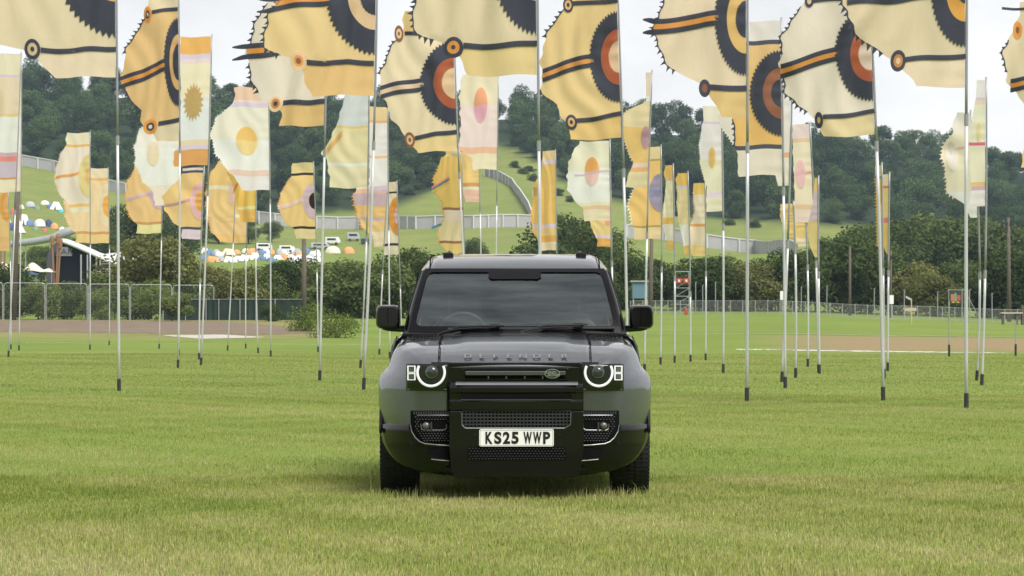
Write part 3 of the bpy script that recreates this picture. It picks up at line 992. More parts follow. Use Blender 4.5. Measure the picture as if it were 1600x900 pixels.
def camper(px, py, wpx, hpx, c, label):
    X, d, z = hit(px, py, 300)
    s = d / FPX
    hw, H = wpx * s / 2, hpx * s
    e = empty("camper_van", (X, d, z), random.uniform(-.2, .2))
    m = pmat("van_" + c, TC[c], .35, var=.05)
    MB().prism([(-hw, H * .2), (hw, H * .2), (hw, H * .55), (hw * .75, H), (-hw, H)], -1.0, 1.0).build("body", m, e, bevel=.12)
    MB().box(-hw * .7, hw * .55, -1.04, -1.005, H * .58, H * .85).build("window", pmat("van_glass", (.02, .025, .03), .1), e)
    for sx in (-.6, .6):
        MB().lathe([(.05, -.12), (.34, -.12), (.36, 0), (.34, .12), (.05, .12)], 14, 'y').build("wheel", blk, e, loc=(sx * hw, -.95, .34))
    tag(e, label, "van", "vans above the hedge")
camper(412, 392, 26, 12, "white", "white van in the camp right of the tents")
camper(447, 395, 22, 11, "white", "white van beside the timber pole in the camp")
camper(520, 383, 22, 12, "white", "white camper van on the slope below the fence")
camper(552, 377, 20, 13, "grey", "grey camper van farthest up below the fence")
camper(500, 390, 30, 10, "grey", "long grey trailer van left of the camper vans")
camper(572, 382, 16, 9, "navy", "dark car parked at the right end of the vans")
dome_tent(520, 396, 24, 12, "cream", "dome", "cream dome tent in front of the camper vans", "tents of the crowded camp")
dome_tent(545, 396, 18, 11, "orange", "dome", "orange dome tent below the camper vans", "tents of the crowded camp")

# stage: dark arched shell with a white membrane roof
DS = 470.0
e = empty("stage", at(150, 452, DS)); e.location.z = tz(e.location.x, DS) - .5
def SP(px, py, dy=0.0):
    return Vector(((px - 150) * DS / FPX, dy, HC + (HOR - py) * DS / FPX - e.location.z))
blk2 = pmat("stage_black", (0.006, 0.007, 0.009), .9, spec=.1)
wm = pmat("stage_membrane", (.66, .67, .68), .5, var=.08)
shell = [(76, 470), (73, 430), (74, 402), (80, 386), (90, 378), (98, 376), (132, 391), (172, 410), (176, 470)]
MB().prism([(SP(*p).x, SP(*p).z) for p in shell], 0.6, 9.0).build("shell", blk2, e)
wing = [(76, 470), (73, 430), (74, 402), (80, 386), (90, 378), (97, 376), (93, 384), (86, 395), (84, 425), (88, 470)]
MB().prism([(SP(*p).x, SP(*p).z) for p in wing], -0.6, 0.5).build("curved_wing", pmat("stage_grey", (.05, .055, .06), .6), e)
rows = []
for k in range(13):
    px = 95 + (182 - 95) * k / 12
    py = 374 + (412 - 374) * (k / 12) ** 1.15
    rows.append([SP(px, py, -1.2), SP(px + 1, py - 1.5, 0), SP(px + 2, py - 2, 4.5), SP(px + 3, py + 3, 9)])
MB().grid(rows).build("roof_edge", wm, e, smooth=True, solid=.5)
mem = [[(130, 388), (160, 396), (185, 393), (215, 387), (232, 377), (245, 392), (262, 412), (288, 432)],
       [(132, 391), (165, 402), (190, 402), (215, 402), (235, 398), (250, 412), (268, 428), (290, 440)],
       [(140, 395), (172, 411), (192, 412), (215, 413), (238, 416), (252, 428), (268, 440), (288, 452)]]
MB().grid([[SP(px, py, 3.0 - 2.0 * i) for px, py in r_] for i, r_ in enumerate(mem)]).build("membrane", wm, e, smooth=True, solid=.08)
for px in (128, 138, 152, 158):
    MB().tube([SP(px, 470, -1.0), SP(px, 398, -1.0)], .14, 6).build("column", galv_l, e)
for k in range(7):
    MB().box(SP(150 + 2 * k, 0).x, SP(176, 0).x, -1.6, -1.3, SP(0, 433 - 4 * k).z, SP(0, 432 - 4 * k).z).build("step", galv_l, e)
sg = MB().add([SP(88, 400, -.8), SP(114, 400, -.8), SP(107, 386, -.8), (SP(94, 386, -.8))], [(0, 1, 2, 3)]).build("sign_frame", pmat("sign_grey", (.22, .23, .24), .5), e, solid=.1)
tm = text_mesh("sign_lettering", "BAR", 1.35, .02, 1.25)
so = obj("sign_lettering", tm, pmat("stage_letter", (.05, .05, .055), .6), sg)
so.location = SP(101.5, 393.5, -.95)
for px in (268, 280):
    MB().box(SP(px, 0).x - .6, SP(px, 0).x + .6, 2, 3, SP(0, 470).z, SP(0, 440).z).build("side_tent_post", wm if px < 275 else blk2, e)
tag(e, "dark arched festival stage with a white swept membrane roof", "stage")
# grey tube arm reaching up from behind the stage
e = empty("fabric_tube", at(60, 380, 500)); e.location.z = tz(e.location.x, 500)
def TP(px, py):
    p = at(px, py, 500); return p - e.location
MB().tube([TP(-30, 383), TP(20, 381), TP(55, 377), TP(82, 372), TP(100, 365), TP(118, 357)], [.55, .6, .65, .7, .9, .75], 14).build("tube", pmat("tube_grey", (.26, .28, .28), .6), e, smooth=True)
for px in (5, 40, 78):
    MB().tube([TP(px, 440), TP(px, 381)], .12, 6).build("strut", galv, e)
tag(e, "long grey fabric tube rising to the right above the stage", "tube")
# brown paddle sculptures
pad = pmat("paddle_brown", (.24, .12, .06), .7)
for i, (tx, ty, bx, by) in enumerate([(81, 368, 86, 432), (91, 365, 87, 432), (95, 372, 89, 432), (1, 368, 2, 432), (8, 369, 6, 432)]):
    d = 455
    p0, p1 = at(bx, by, d), at(tx, ty, d)
    e = empty("paddle_sculpture", (p0.x, d, tz(p0.x, d)))
    q0, q1 = Vector((0, 0, 0)), p1 - e.location
    MB().tube([q0 - Vector((0, 0, .3)), q0.lerp(q1, .5), q1], .16, 7).build("handle", pad, e)
    dd = (q1 - q0).normalized()
    c0 = q1 - dd * 1.9
    MB().tube([c0, c0 + dd * .3, c0 + dd * 1.5, q1], [.15, .32, .36, .22], 8).build("blade", pad, e)
    tag(e, "brown wooden paddle sculpture, %s" % ["leftmost of three in front of the stage", "middle of three in front of the stage", "rightmost of three in front of the stage", "left one at the picture's left edge", "right one at the picture's left edge"][i], "sculpture", "paddle sculptures")
# cream stretch tents
for i, (a, b_, pk, base, c) in enumerate([(-12, 24, (2, 409), 432, "cream"), (32, 86, (50, 410), 434, "cream"), (34, 62, (44, 424), 438, "navy")]):
    d = 462 - 6 * i
    e = empty("stretch_tent", at((a + b_) / 2, base, d)); e.location.z = tz(e.location.x, d)
    s = d / FPX
    rows = []
    for j in range(5):
        v_ = j / 4
        r_ = []
        for k in range(13):
            u = a + (b_ - a) * k / 12
            f = math.exp(-((u - pk[0]) / (10 if u < pk[0] else 16)) ** 2)
            g_ = .45 * math.exp(-((u - (pk[0] + 26)) / 8) ** 2)
            py = base - 8 - (base - 8 - pk[1]) * max(f, g_) * (1 - (2 * v_ - 1) ** 2 * .8)
            p = at(u, py, d)
            r_.append((p.x - e.location.x, (v_ - .5) * 5, p.z - e.location.z))
        rows.append(r_)
    MB().grid(rows).build("canopy", pmat("stretch_" + c, TC[c], .7, var=.08), e, smooth=True, solid=.05)
    for u in (a + 2, pk[0], b_ - 2):
        p = at(u, base - 9, d) - e.location
        MB().tube([(p.x, -2.2, -.3), (p.x, -2.2, p.z)], .06, 6).build("pole", galv, e)
    tag(e, ["cream stretch tent cut by the left picture edge", "wide cream peaked stretch tent left of the stage", "small dark tent in front of the cream stretch tent"][i], "tent", "stretch tents by the stage")
# ------------------------------------------------------------------ festival flags
DK_ = (88, 92, 106); OR_ = (243, 172, 48); RU = (188, 100, 34); CR = (230, 216, 172); OL = (222, 210, 166); TY = (226, 190, 114); PE = (243, 214, 176)
PK = (243, 222, 198); YE = (241, 202, 122); WH = (240, 238, 232); LA = (212, 202, 216); LB = (216, 228, 230); GO = (242, 188, 62); OC = (206, 150, 62)
CO = (240, 180, 140); PG = (228, 226, 186); PI = (242, 212, 206); MV = (196, 172, 182); BR = (150, 98, 48); BL = (60, 150, 185); PB = (166, 168, 200)
pole_m = pmat("pole_alloy", (0.52, 0.53, 0.54), 0.4, 0.35, var=0.12, scale=1.2)
pole_dk = pmat("pole_upper", (0.30, 0.31, 0.32), 0.4, 0.4, var=0.12, scale=1.2)
sleeve_m = pmat("black_sleeve", (0.02, 0.02, 0.022), 0.7)
hem_m = cloth_mat((90, 84, 76))
HSEAM = {}

class Flag:
    def __init__(self, label, base, top, bot, outline, bands, marks=(), yaw=0.15, droop=0.0, amp=0.10, lam=0.9, sleeve=0.22, cat="flag", group="festival flags on poles in the meadow"):
        gseed = random.Random(hash((base, top)) & 0xffff if False else int(base[0] * 7 + base[1] * 13 + top[1]))
        self.D = KG / (base[1] - HOR)
        self.s = self.D / FPX
        s, D = self.s, self.D
        zof = lambda y: HC + (HOR - y) * s
        self.zof = zof
        xw = lambda x: (x - 800) * s
        self.root = empty("festival_flag", (xw(base[0]), D, tz(xw(base[0]), D)))
        self.o = self.root.location.copy()
        zs = [0.0, zof(bot[1]), zof(top[1])]
        xs = [xw(base[0]), xw(bot[0]), xw(top[0])]
        def polex(z):
            a, b_, c = zs
            return (xs[0] * (z - b_) * (z - c) / ((a - b_) * (a - c)) + xs[1] * (z - a) * (z - c) / ((b_ - a) * (b_ - c)) + xs[2] * (z - a) * (z - b_) / ((c - a) * (c - b_)))
        self.polex = polex
        self.bot, self.top = bot, top
        self.yaw, self.droop = yaw, droop
        self.ph = gseed.uniform(0, 6.28); self.amp = amp * .62; self.lam = lam
        self.tilt = gseed.uniform(-.5, .9)
        r0 = 0.026
        self.r0 = r0
        # pole: lighter lower tube, slimmer upper tube, joint and black ground sleeve
        zj = zs[1] - gseed.uniform(0.2, 1.4)
        zt = zs[2] + 0.06
        o = self.o
        pt = lambda z: (polex(z) - o.x, 0, z - o.z)
        lo = MB().tube([pt(z) for z in np.linspace(-.15, zj, 6)], [r0] * 6, 10).build("pole", pole_m, self.root, smooth=True)
        up = MB().tube([pt(z) for z in np.linspace(zj, zt, 8)], [r0 * .82] * 4 + [r0 * .7] * 4, 10).build("upper_pole", pole_dk, self.root, smooth=True)
        MB().tube([pt(zj - .06), pt(zj + .1)], r0 * 1.25, 10).build("pole_joint", pole_dk, lo)
        MB().tube([pt(-.1), pt(sleeve)], r0 * 1.35, 10).build("ground_sleeve", sleeve_m, lo)
        # cloth
        yb, yt = bot[1], top[1]
        self.span = yb - yt
        pts_ = []
        for x, y in outline:
            du = self.hx(y) - x
            yh = y - droop * du
            pts_.append(((yb - yh) / self.span, du))
        pts_.sort()
        ov, ow = np.array([p[0] for p in pts_]), np.array([p[1] for p in pts_])
        vv = np.linspace(0, 1, 401)
        ww = np.interp(vv, ov, ow)
        ker = np.hanning(31); ker /= ker.sum()
        pad = np.concatenate([2 * ww[0] - ww[15:0:-1], ww, 2 * ww[-1] - ww[-2:-17:-1]])
        self.ov, self.ow = vv, np.convolve(pad, ker, 'valid')
        self.ow = self.ow * (1 + .018 * np.sin(vv * 37 + self.ph) + .012 * np.sin(vv * 71 + self.ph * 2))
        vsamp = set(np.linspace(0, 1, 61).round(4))
        for y0, y1, c in bands:
            vsamp.add(round((yb - y0) / self.span, 4)); vsamp.add(round((yb - y1) / self.span, 4))
        vs_ = sorted(v for v in vsamp if 0 <= v <= 1)
        nu = 44
        verts, faces, midx = [], [], []
        cols = []
        for v in vs_:
            wv = self.width(v)
            for k in range(nu + 1):
                verts.append(self.P(wv * k / nu, yb - v * self.span + droop * wv * k / nu))
        for i in range(len(vs_) - 1):
            vm = (vs_[i] + vs_[i + 1]) / 2
            ym = yb - vm * self.span
            c = bands[0][2]
            for y0, y1, cc in bands:
                if min(y0, y1) <= ym <= max(y0, y1): c = cc
            if c not in cols: cols.append(c)
            for k in range(nu):
                a = i * (nu + 1) + k
                faces.append((a, a + 1, a + nu + 2, a + nu + 1)); midx.append(cols.index(c))
        me = bpy.data.meshes.new("cloth")
        me.from_pydata([tuple(p) for p in verts], [], faces)
        me.polygons.foreach_set("material_index", midx)
        me.polygons.foreach_set("use_smooth", [True] * len(faces))
        for c in cols: me.materials.append(cloth_mat(c))
        me.update()
        self.cloth = obj("cloth", me, None, self.root)
        for mk in marks:
            getattr(self, mk[0])(*mk[1:])
        tag(self.root, label, cat, group)

    def hx(self, y):
        return 800 + (self.polex(self.zof(y)) - self.r0) / self.s
    def width(self, v):
        return float(np.interp(v, self.ov, self.ow))
    def P(self, du, y, off=0.0):
        """cloth point: du photo pixels out from the hoist, at row y (fly drop included)"""
        s = self.s
        yh = y - self.droop * du
        v = (self.bot[1] - yh) / self.span
        z = self.zof(y)
        L = du * s
        x = self.polex(self.zof(yh)) - self.r0 - L
        f = min(1.0, abs(L) / 0.5)
        q1 = .38 * math.sin(3.3 * v + self.ph * 1.3) + .22 * math.sin(7.1 * v + 2.6 * L + self.ph * 3.1)
        q2 = .55 + .45 * math.sin(4.2 * v - 1.7 * L + self.ph * 2.3)
        wv = self.amp * f * (1.25 * q2 * math.sin(2 * math.pi * (L / self.lam + self.tilt * v * 1.3 + q1) + self.ph) + 0.30 * (1.1 - q2) * math.sin(2 * math.pi * (L / (self.lam * .47) - v * 1.5 + 1.7 * q1) + self.ph * 2.1))
        wv += self.amp * .5 * f * math.sin(v * 9 + L * 2.2 + self.ph)
        # little vertical tension creases near the hoist
        wv += 0.010 * math.sin(v * 46 + self.ph + 3 * math.sin(v * 11)) * math.exp(-L / .3)
        z += 0.022 * f * math.sin(2.3 * L * 2.4 + self.ph + 2.0 * v)
        return Vector((x - self.o.x, math.tan(self.yaw) * L + wv + off, z - self.o.z))
    def sheet(self, name, rings, color, parent=None, closed=False):
        """rings: rows of (du, y); built as a front and a back layer so the applique shows on both sides"""
        if len(rings) < 2: return
        mb = MB()
        for off in (-0.014, 0.014):
            mb.grid([[self.P(du, y, off) for du, y in r_] for r_ in rings])
        o = mb.build(name, cloth_mat(color), self.cloth, smooth=True, fix=False)
        return o
    def gear(self, yc, a, b, colors, teeth=34, tooth=0.07, center=None):
        """half wheel sewn to the hoist; colors: list of (fraction, color, teeth?) from outside in"""
        fr = [c[0] for c in colors] + [0.0]
        for i, c in enumerate(colors):
            ro, ri = c[0], fr[i + 1]
            tn = c[2] if len(c) > 2 else (teeth if i == 0 else 0)
            n = max(36, tn * 4)
            rows = []
            inner, outer = [], []
            for k in range(n + 1):
                th = -math.pi / 2 + math.pi * k / n
                r1 = ro
                if tn:
                    ph = (k % 4) / 4
                    r1 = ro * (1 + tooth * (abs(2 * ph - 1)))
                r0_ = ri * (1 + .0)
                row = []
                for q in range(9):
                    rr = r0_ + (r1 - r0_) * q / 8
                    row.append((max(0, a * rr * math.cos(th)), yc + b * rr * math.sin(th) + self.droop * a * rr * math.cos(th)))
                rows.append(row)
            self.sheet("gear_ring" if i == 0 else "gear_core", rows, c[1])
    def eye(self, x, y, rx, ry, colors, fr=(1.0, .62, .3)):
        du = self.hx(y) - x
        fr = list(fr[:len(colors)]) + [0.0]
        for i, c in enumerate(colors):
            rows = []
            for k in range(25):
                th = 2 * math.pi * k / 24
                rows.append([(du + rx * rr * math.cos(th), y + ry * rr * math.sin(th)) for rr in np.linspace(fr[i + 1], fr[i], 4)])
            self.sheet("eye_ring" if i == 0 else "eye_disc", rows, c)
    def ell(self, x, y, rx, ry, c1, c2=None):
        du = self.hx(y) - x
        for nm, a0, a1, c in ((("ellipse", 0, 360, c1),) if c2 is None else (("ellipse_top", 180, 360, c1), ("ellipse_foot", 0, 180, c2))):
            rows = []
            for k in range(25):
                th = R(a0 + (a1 - a0) * k / 24)
                rows.append([(du + rx * rr * math.cos(th), y + ry * rr * math.sin(th)) for rr in (0.0, .35, .7, 1.0)])
            self.sheet(nm, rows, c)
    def star(self, x, y, rx, ry, c, n=18):
        du = self.hx(y) - x
        rows = []
        for k in range(2 * n + 1):
            th = math.pi * k / n
            m_ = 1.0 if k % 2 else 0.72
            rows.append([(du + rx * rr * m_ * math.cos(th), y + ry * rr * m_ * math.sin(th)) for rr in (0.0, .5, 1.0)])
        self.sheet("star_patch", rows, c)
    def stripe(self, x0, y0, x1, y1, t_, c, curve=0.0):
        d0, d1 = self.hx(y0) - x0, self.hx(y1) - x1
        rows = []
        for k in range(49):
            f = k / 48
            y = y0 + (y1 - y0) * f + curve * math.sin(math.pi * f)
            rows.append([(d0 + (d1 - d0) * f, y - t_ / 2), (d0 + (d1 - d0) * f, y), (d0 + (d1 - d0) * f, y + t_ / 2)])
        self.sheet("stripe", rows, c)
    def triple(self, x0, y0, x1, y1, t_, c=None, tail=0, curve=0.0):
        c = c or OR_
        self.stripe(x0, y0 - t_, x1, y1 - t_, t_, DK_, curve)
        self.stripe(x0, y0, x1, y1, t_, c, curve)
        self.stripe(x0, y0 + t_, x1, y1 + t_, t_, DK_, curve)
        if tail:
            for sgn in (-1, 1):
                d1 = self.hx(y1) - x1
                rows = []
                for k in range(7):
                    f = k / 6
                    yc = y1 + sgn * t_ * (1 + .25 * f) + f * 2
                    hh = t_ / 2 * (1 - .75 * f ** 2)
                    rows.append([(d1 + tail * f, yc - hh), (d1 + tail * f, yc), (d1 + tail * f, yc + hh)])
                self.sheet("tail_tip", rows, DK_)
    def teeth(self, y0, y1, size, c, pitch=8.0, slim=0.75):
        """pointed trim along the fly edge between the rows y0 and y1 (hoist rows)"""
        v0, v1 = sorted(((self.bot[1] - y0) / self.span, (self.bot[1] - y1) / self.span))
        vv = np.linspace(v0, v1, 60)
        E = []
        for v in vv:
            wv = self.width(v)
            E.append(np.array([wv, self.bot[1] - v * self.span + self.droop * wv]))
        E = np.array(E)
        seg = np.linalg.norm(np.diff(E, axis=0), axis=1)
        cum = np.concatenate([[0], np.cumsum(seg)])
        n = max(2, int(cum[-1] / pitch))
        mb = MB()
        for k in range(n):
            a, b_ = cum[-1] * k / n, cum[-1] * (k + slim) / n
            pa = np.array([np.interp(a, cum, E[:, 0]), np.interp(a, cum, E[:, 1])])
            pb = np.array([np.interp(b_, cum, E[:, 0]), np.interp(b_, cum, E[:, 1])])
            t_ = (pb - pa) / (np.linalg.norm(pb - pa) + 1e-6)
            nrm = np.array([-t_[1], t_[0]])
            if nrm[0] < 0: nrm = -nrm
            j = 0.55 + .55 * random.random()
            pc = pa + (pb - pa) * 0.35 + nrm * size * j + np.array([0, size * .25])
            pi, pj = pa - nrm * 1.2, pb - nrm * 1.2
            for off in (-.012, .012):
                mb.add([self.P(*pi, off), self.P(*pj, off), self.P(*pc, off)], [(0, 1, 2)])
        tag(mb.build("tooth_trim", cloth_mat(c), self.cloth, fix=False), kind="stuff")
        if c == DK_:
            self.sheet("edge_binding", [[(p[0] - 1.3, p[1]), (p[0] + .6, p[1])] for p in E], DK_)

YEE = [OR_, DK_, WH]
FL = []
def F(*a, **k):
    FL.append((a, k))

# ---- front row: wheel and eye designs
F("pale olive flag with slate wheel and white eye, nearest on the left", (186, 611), (180, -262), (183, 121), [(88, 124), (54, 84), (-8, 68), (-35, 20), (-45, -70), (-30, -160), (50, -222), (85, -262)],
  [(-262, -215, PE), (-215, 77, OL), (77, 121, PE)],
  [("gear", -72, 88, 124, [(1, DK_), (.60, YE), (.3, DK_, 14)], 30), ("stripe", 181, 77, 66, 80, 8, DK_), ("eye", 53, 80, 12.5, 16, [DK_, CR, DK_], (1, .62, .25)), ("triple", 95, -72, -40, -66, 8), ("teeth", 60, -200, 9, DK_, 9)], yaw=-.1, amp=.09)
F("tan yellow flag with striped tail and gold eyes behind the leftmost near pole", (278, 575), (279, -28), (281, 220), [(245, 226), (236, 205), (215, 188), (217, 168), (196, 150), (186, 118), (194, 72), (216, 38), (228, 22), (232, -24)],
  [(-28, 12, OL), (12, 190, TY), (190, 220, OL)],
  [("gear", 97, 22, 66, [(1, DK_), (.66, YE), (.42, DK_, 14)], 26), ("stripe", 278, 14, 236, 17, 6, DK_), ("eye", 229, 20, 6.5, 13, [OR_, DK_, WH], (1, .5, .25)), ("stripe", 280, 187, 246, 194, 7, DK_),
   ("eye", 233, 197, 11.5, 12, [OR_, DK_, WH], (1, .55, .28)), ("triple", 259, 101, 186, 128, 6.5, None, 17), ("teeth", 18, 80, 7, DK_, 7), ("teeth", 140, 170, 5, DK_, 7)], yaw=.3, droop=.02, amp=.13)
F("pastel banner with orange head and gold star patch", (314, 571), (331, 57), (326, 258), [(283, 62), (284, 150), (281, 228), (273, 236), (274, 264)],
  [(57, 84, (245, 176, 62)), (84, 91, LA), (91, 98, PI), (98, 152, PG), (152, 218, LB), (218, 226, OL), (226, 233, LA), (233, 258, (214, 154, 58))], [("star", 303, 160, 16, 31, (196, 176, 96))], yaw=-.3, droop=.04, amp=.07)
F("peach flag with slate striped tail half behind the yellow eye flag", (499.5, 595), (514, -60), (508, 196), [(434, 200), (440, 172), (402, 150), (388, 112), (383, 85), (392, 50), (402, 20), (430, -20), (440, -58)],
  [(-60, -22, TY), (-22, 162, PK), (162, 196, (222, 188, 106))],
  [("gear", 66, 40, 70, [(1, DK_), (.6, OR_)], 26), ("stripe", 507, 158, 441, 161, 8, DK_), ("eye", 429, 161, 11, 13, [CR, OC, DK_], (1, .62, .3)), ("triple", 470, 66, 384, 80, 8, None, 24), ("teeth", 0, 70, 8, DK_, 9), ("teeth", 95, 140, 7, DK_, 8)], yaw=.2, droop=.02, amp=.12)
F("large yellow flag with slate wheel and cream ringed eye, left of the car", (568, 609), (591, -160), (586, 150), [(487, 150), (478, 125), (470, 98), (440, 92), (418, 76), (411, 58), (420, 30), (436, 4), (440, -40), (470, -110), (490, -160)],
  [(-160, -106, TY), (-106, 98, (242, 204, 132)), (98, 150, (226, 190, 110))],
  [("gear", -5, 72, 86, [(1, DK_), (.60, CR), (.33, DK_, 14)], 30), ("stripe", 584, 99, 480, 98, 8, DK_), ("eye", 468, 98, 13, 16, [CR, OR_, BR], (1, .55, .3)), ("triple", 516, -3, 432, 8, 8, None, 28), ("teeth", -60, 88, 8, DK_, 9)], yaw=-.15, amp=.12)
F("pale cream flag with slate and rust half wheel above the car bonnet", (736, 580), (709, 15), (716, 236), [(656, 246), (647, 228), (632, 212), (612, 186), (596, 150), (592, 120), (604, 84), (620, 60), (630, 48), (630, 16)],
  [(15, 50, YE), (50, 208, CR), (208, 236, (242, 206, 132))],
  [("gear", 130, 52, 62, [(1, DK_), (.64, RU), (.38, CR, 20)], 30), ("stripe", 710, 48, 632, 52, 6, DK_), ("eye", 623, 53, 7, 13, [BR, CR, BR], (1, .6, .25)), ("stripe", 714, 206, 648, 214, 7, DK_), ("eye", 640, 217, 8, 12, [BR, CR, BR], (1, .62, .28)),
   ("triple", 662, 130, 594, 143, 7, PE), ("teeth", 60, 110, 6, DK_, 7), ("teeth", 150, 165, 4, DK_, 7)], yaw=.1, droop=.03, amp=.10)
F("pale olive flag with bold orange eye over the car", (846, 625), (838, -266), (841, 117), [(732, 118), (722, 96), (708, 76), (690, 66), (655, 52), (641, 26), (646, -10), (652, -80), (660, -150), (700, -230), (720, -266)],
  [(-266, -210, PE), (-210, 70, OL), (70, 117, (243, 208, 134))],
  [("gear", -76, 68, 124, [(1, DK_), (.62, PE), (.3, DK_, 14)], 32), ("stripe", 839, 68, 724, 72, 9, DK_), ("eye", 708, 75, 16, 16.5, [DK_, OR_, DK_], (1, .62, .22)), ("triple", 770, -76, 650, -60, 8), ("teeth", -150, 60, 9, DK_, 10)], yaw=.12, amp=.10)
F("yellow flag with slate and rust half wheel right of the tall middle pole", (981, 606), (964, -42), (973, 215), [(893, 222), (890, 205), (880, 186), (868, 160), (849, 150), (846, 118), (847, 70), (862, 36), (882, 12), (888, -40)],
  [(-42, 3, TY), (3, 180, (238, 204, 130)), (180, 215, (236, 196, 108))],
  [("gear", 89, 43, 68, [(1, DK_), (.64, RU), (.36, PE, 20)], 30), ("stripe", 965, 1, 895, 6, 7, DK_), ("eye", 888, 8, 8, 12, [DK_, YE, DK_], (1, .65, .3)), ("stripe", 971, 177, 901, 189, 7, DK_), ("eye", 893, 192, 9, 12, [DK_, YE, DK_], (1, .62, .28)),
   ("triple", 928, 92, 848, 115, 7, (236, 176, 70)), ("teeth", 10, 50, 7, DK_, 8), ("teeth", 130, 160, 6, DK_, 7)], yaw=.15, droop=.05, amp=.12)
F("peach flag with forked slate and orange tail reaching into open sky", (1167, 627.5), (1168, -122), (1168, 183), [(1126, 182), (1110, 152), (1096, 132), (1072, 122), (1044, 104), (1024, 72), (1022, 48), (1028, 20), (1042, -8), (1070, -60), (1090, -90), (1100, -122)],
  [(-122, -80, OL), (-80, 139, PE), (139, 183, (222, 194, 116))],
  [("gear", 30, 47, 84, [(1, DK_), (.64, (228, 206, 120)), (.34, DK_, 16)], 34), ("stripe", 1167, 138, 1108, 138, 9, DK_), ("eye", 1101, 140, 9, 14, [DK_, BR], (1, .5)), ("triple", 1122, 30, 1020, 44, 8, None, 17), ("teeth", -60, 110, 8, DK_, 9, .55)], yaw=-.12, amp=.11)
F("golden flag with brown cored half wheel, tucked behind the forked tail flag", (1227, 607), (1221, 32), (1224, 274), [(1156, 275), (1152, 240), (1148, 215), (1146, 188), (1150, 150), (1152, 100), (1160, 70), (1170, 62), (1171, 34)],
  [(32, 62, (232, 226, 216)), (62, 69, DK_), (69, 110, TY), (110, 226, (238, 186, 84)), (226, 233, DK_), (233, 274, PK)],
  [("gear", 146, 46, 64, [(1, DK_), (.62, (160, 106, 62)), (.34, DK_)], 30), ("teeth", 185, 228, 6, DK_, 8)], yaw=.1, amp=.08)
F("pink peach flag with rust cored half wheel leaning on a bent pole", (1380, 626), (1357, -42), (1369, 210), [(1294, 221), (1284, 208), (1276, 184), (1248, 164), (1230, 140), (1222, 100), (1221, 60), (1236, 28), (1260, 2), (1268, -40)],
  [(-42, -4, YE), (-4, 178, PK), (178, 210, (245, 212, 154))],
  [("gear", 84, 52, 70, [(1, DK_), (.62, RU), (.36, PK, 20)], 30), ("stripe", 1358, -4, 1272, 0, 7, DK_), ("eye", 1266, 0, 7, 10, [DK_, CR], (1, .5)), ("stripe", 1367, 173, 1287, 184, 7, DK_), ("eye", 1281, 189, 6, 13, [DK_, YE], (1, .4)),
   ("triple", 1312, 83, 1222, 108, 7.5), ("teeth", 2, 75, 6, DK_, 8), ("teeth", 110, 170, 6, DK_, 8)], yaw=.18, droop=.05, amp=.12)
F("pale olive flag with slate wheel on the nearest right pole", (1510, 638), (1512, -160), (1510, 137), [(1432, 138), (1418, 118), (1404, 100), (1386, 90), (1362, 76), (1334, 56), (1318, 28), (1318, -4), (1332, -50), (1370, -110), (1400, -160)],
  [(-160, -110, PE), (-110, 89, OL), (89, 137, PE)],
  [("gear", -15, 52, 84, [(1, DK_), (.58, (248, 186, 60)), (.24, DK_, 12)], 28), ("stripe", 1509, 88, 1414, 94, 8, DK_), ("eye", 1402, 95, 12.5, 17, [DK_, OC, CR], (1, .62, .3)), ("triple", 1457, -12, 1322, 0, 8), ("teeth", -60, 84, 9, DK_, 10)], yaw=-.1, amp=.11)
F("yellow eye flag cut off by the right picture edge", (1712, 600), (1708, 0), (1710, 262), [(1600, 262), (1599, 230), (1640, 200), (1600, 160), (1577, 122), (1568, 88), (1574, 62), (1592, 34), (1596, 2)],
  [(0, 40, PE), (40, 225, CR), (225, 262, YE)], [("gear", 130, 50, 70, [(1, DK_), (.6, OR_)], 30), ("eye", 1592, 44, 7, 14, [OR_, BR], (1, .4)), ("triple", 1660, 120, 1582, 131, 7), ("teeth", 60, 110, 5, DK_, 9), ("stripe", 1706, 8, 1568, 12, 4, DK_)], yaw=.1, amp=.1)

# ---- second rank and background: pastel and yellow designs
F("pastel banded flag at the left edge on a leaning pole", (13, 558), (33, 84), (25, 300), [(-48, 302), (-60, 240), (-66, 180), (-58, 120), (-30, 84)],
  [(84, 117, PG), (117, 121, LA), (121, 177, PE), (177, 182, (245, 208, 130)), (182, 238, WH), (238, 244, MV), (244, 252, (238, 130, 112)), (252, 277, (196, 186, 196)), (277, 280, OC), (280, 300, PG)], [("ell", 2, 160, 5, 22, PG)], yaw=.2, amp=.06)
F("cream flag mostly hidden behind the pastel left edge flag", (29.6, 547.6), (34, 86), (33, 299), [(-30, 300), (-45, 230), (-50, 150), (-20, 88)], [(86, 180, PG), (180, 240, WH), (240, 278, PI), (278, 299, CR)], yaw=.1, amp=.06)
F("plain yellow flag low at the left edge", (17, 546), (13, 298), (16, 392), [(-40, 393), (-52, 350), (-30, 300)], [(298, 370, (238, 196, 112)), (370, 392, (226, 186, 104))], [("gear", 322, 14, 24, [(1, GO), (.6, YE)], 0)], amp=.05)
F("pink cream flag with ochre stripes and pale green half disc on the left", (140.6, 546.5), (141, 207), (141, 331), [(112, 330), (104, 316), (90, 300), (84, 276), (88, 256), (98, 234), (104, 226), (102, 214), (105, 206)],
  [(207, 225, PG), (225, 229, (238, 184, 80)), (229, 318, PK), (318, 323, (240, 190, 90)), (323, 331, PG)], [("gear", 275, 18, 34, [(1, (222, 222, 150)), (.4, YE)], 0), ("stripe", 124, 270, 84, 278, 4, (232, 178, 84)), ("teeth", 232, 318, 2.5, PK, 4)], yaw=.1, droop=.02, amp=.07)
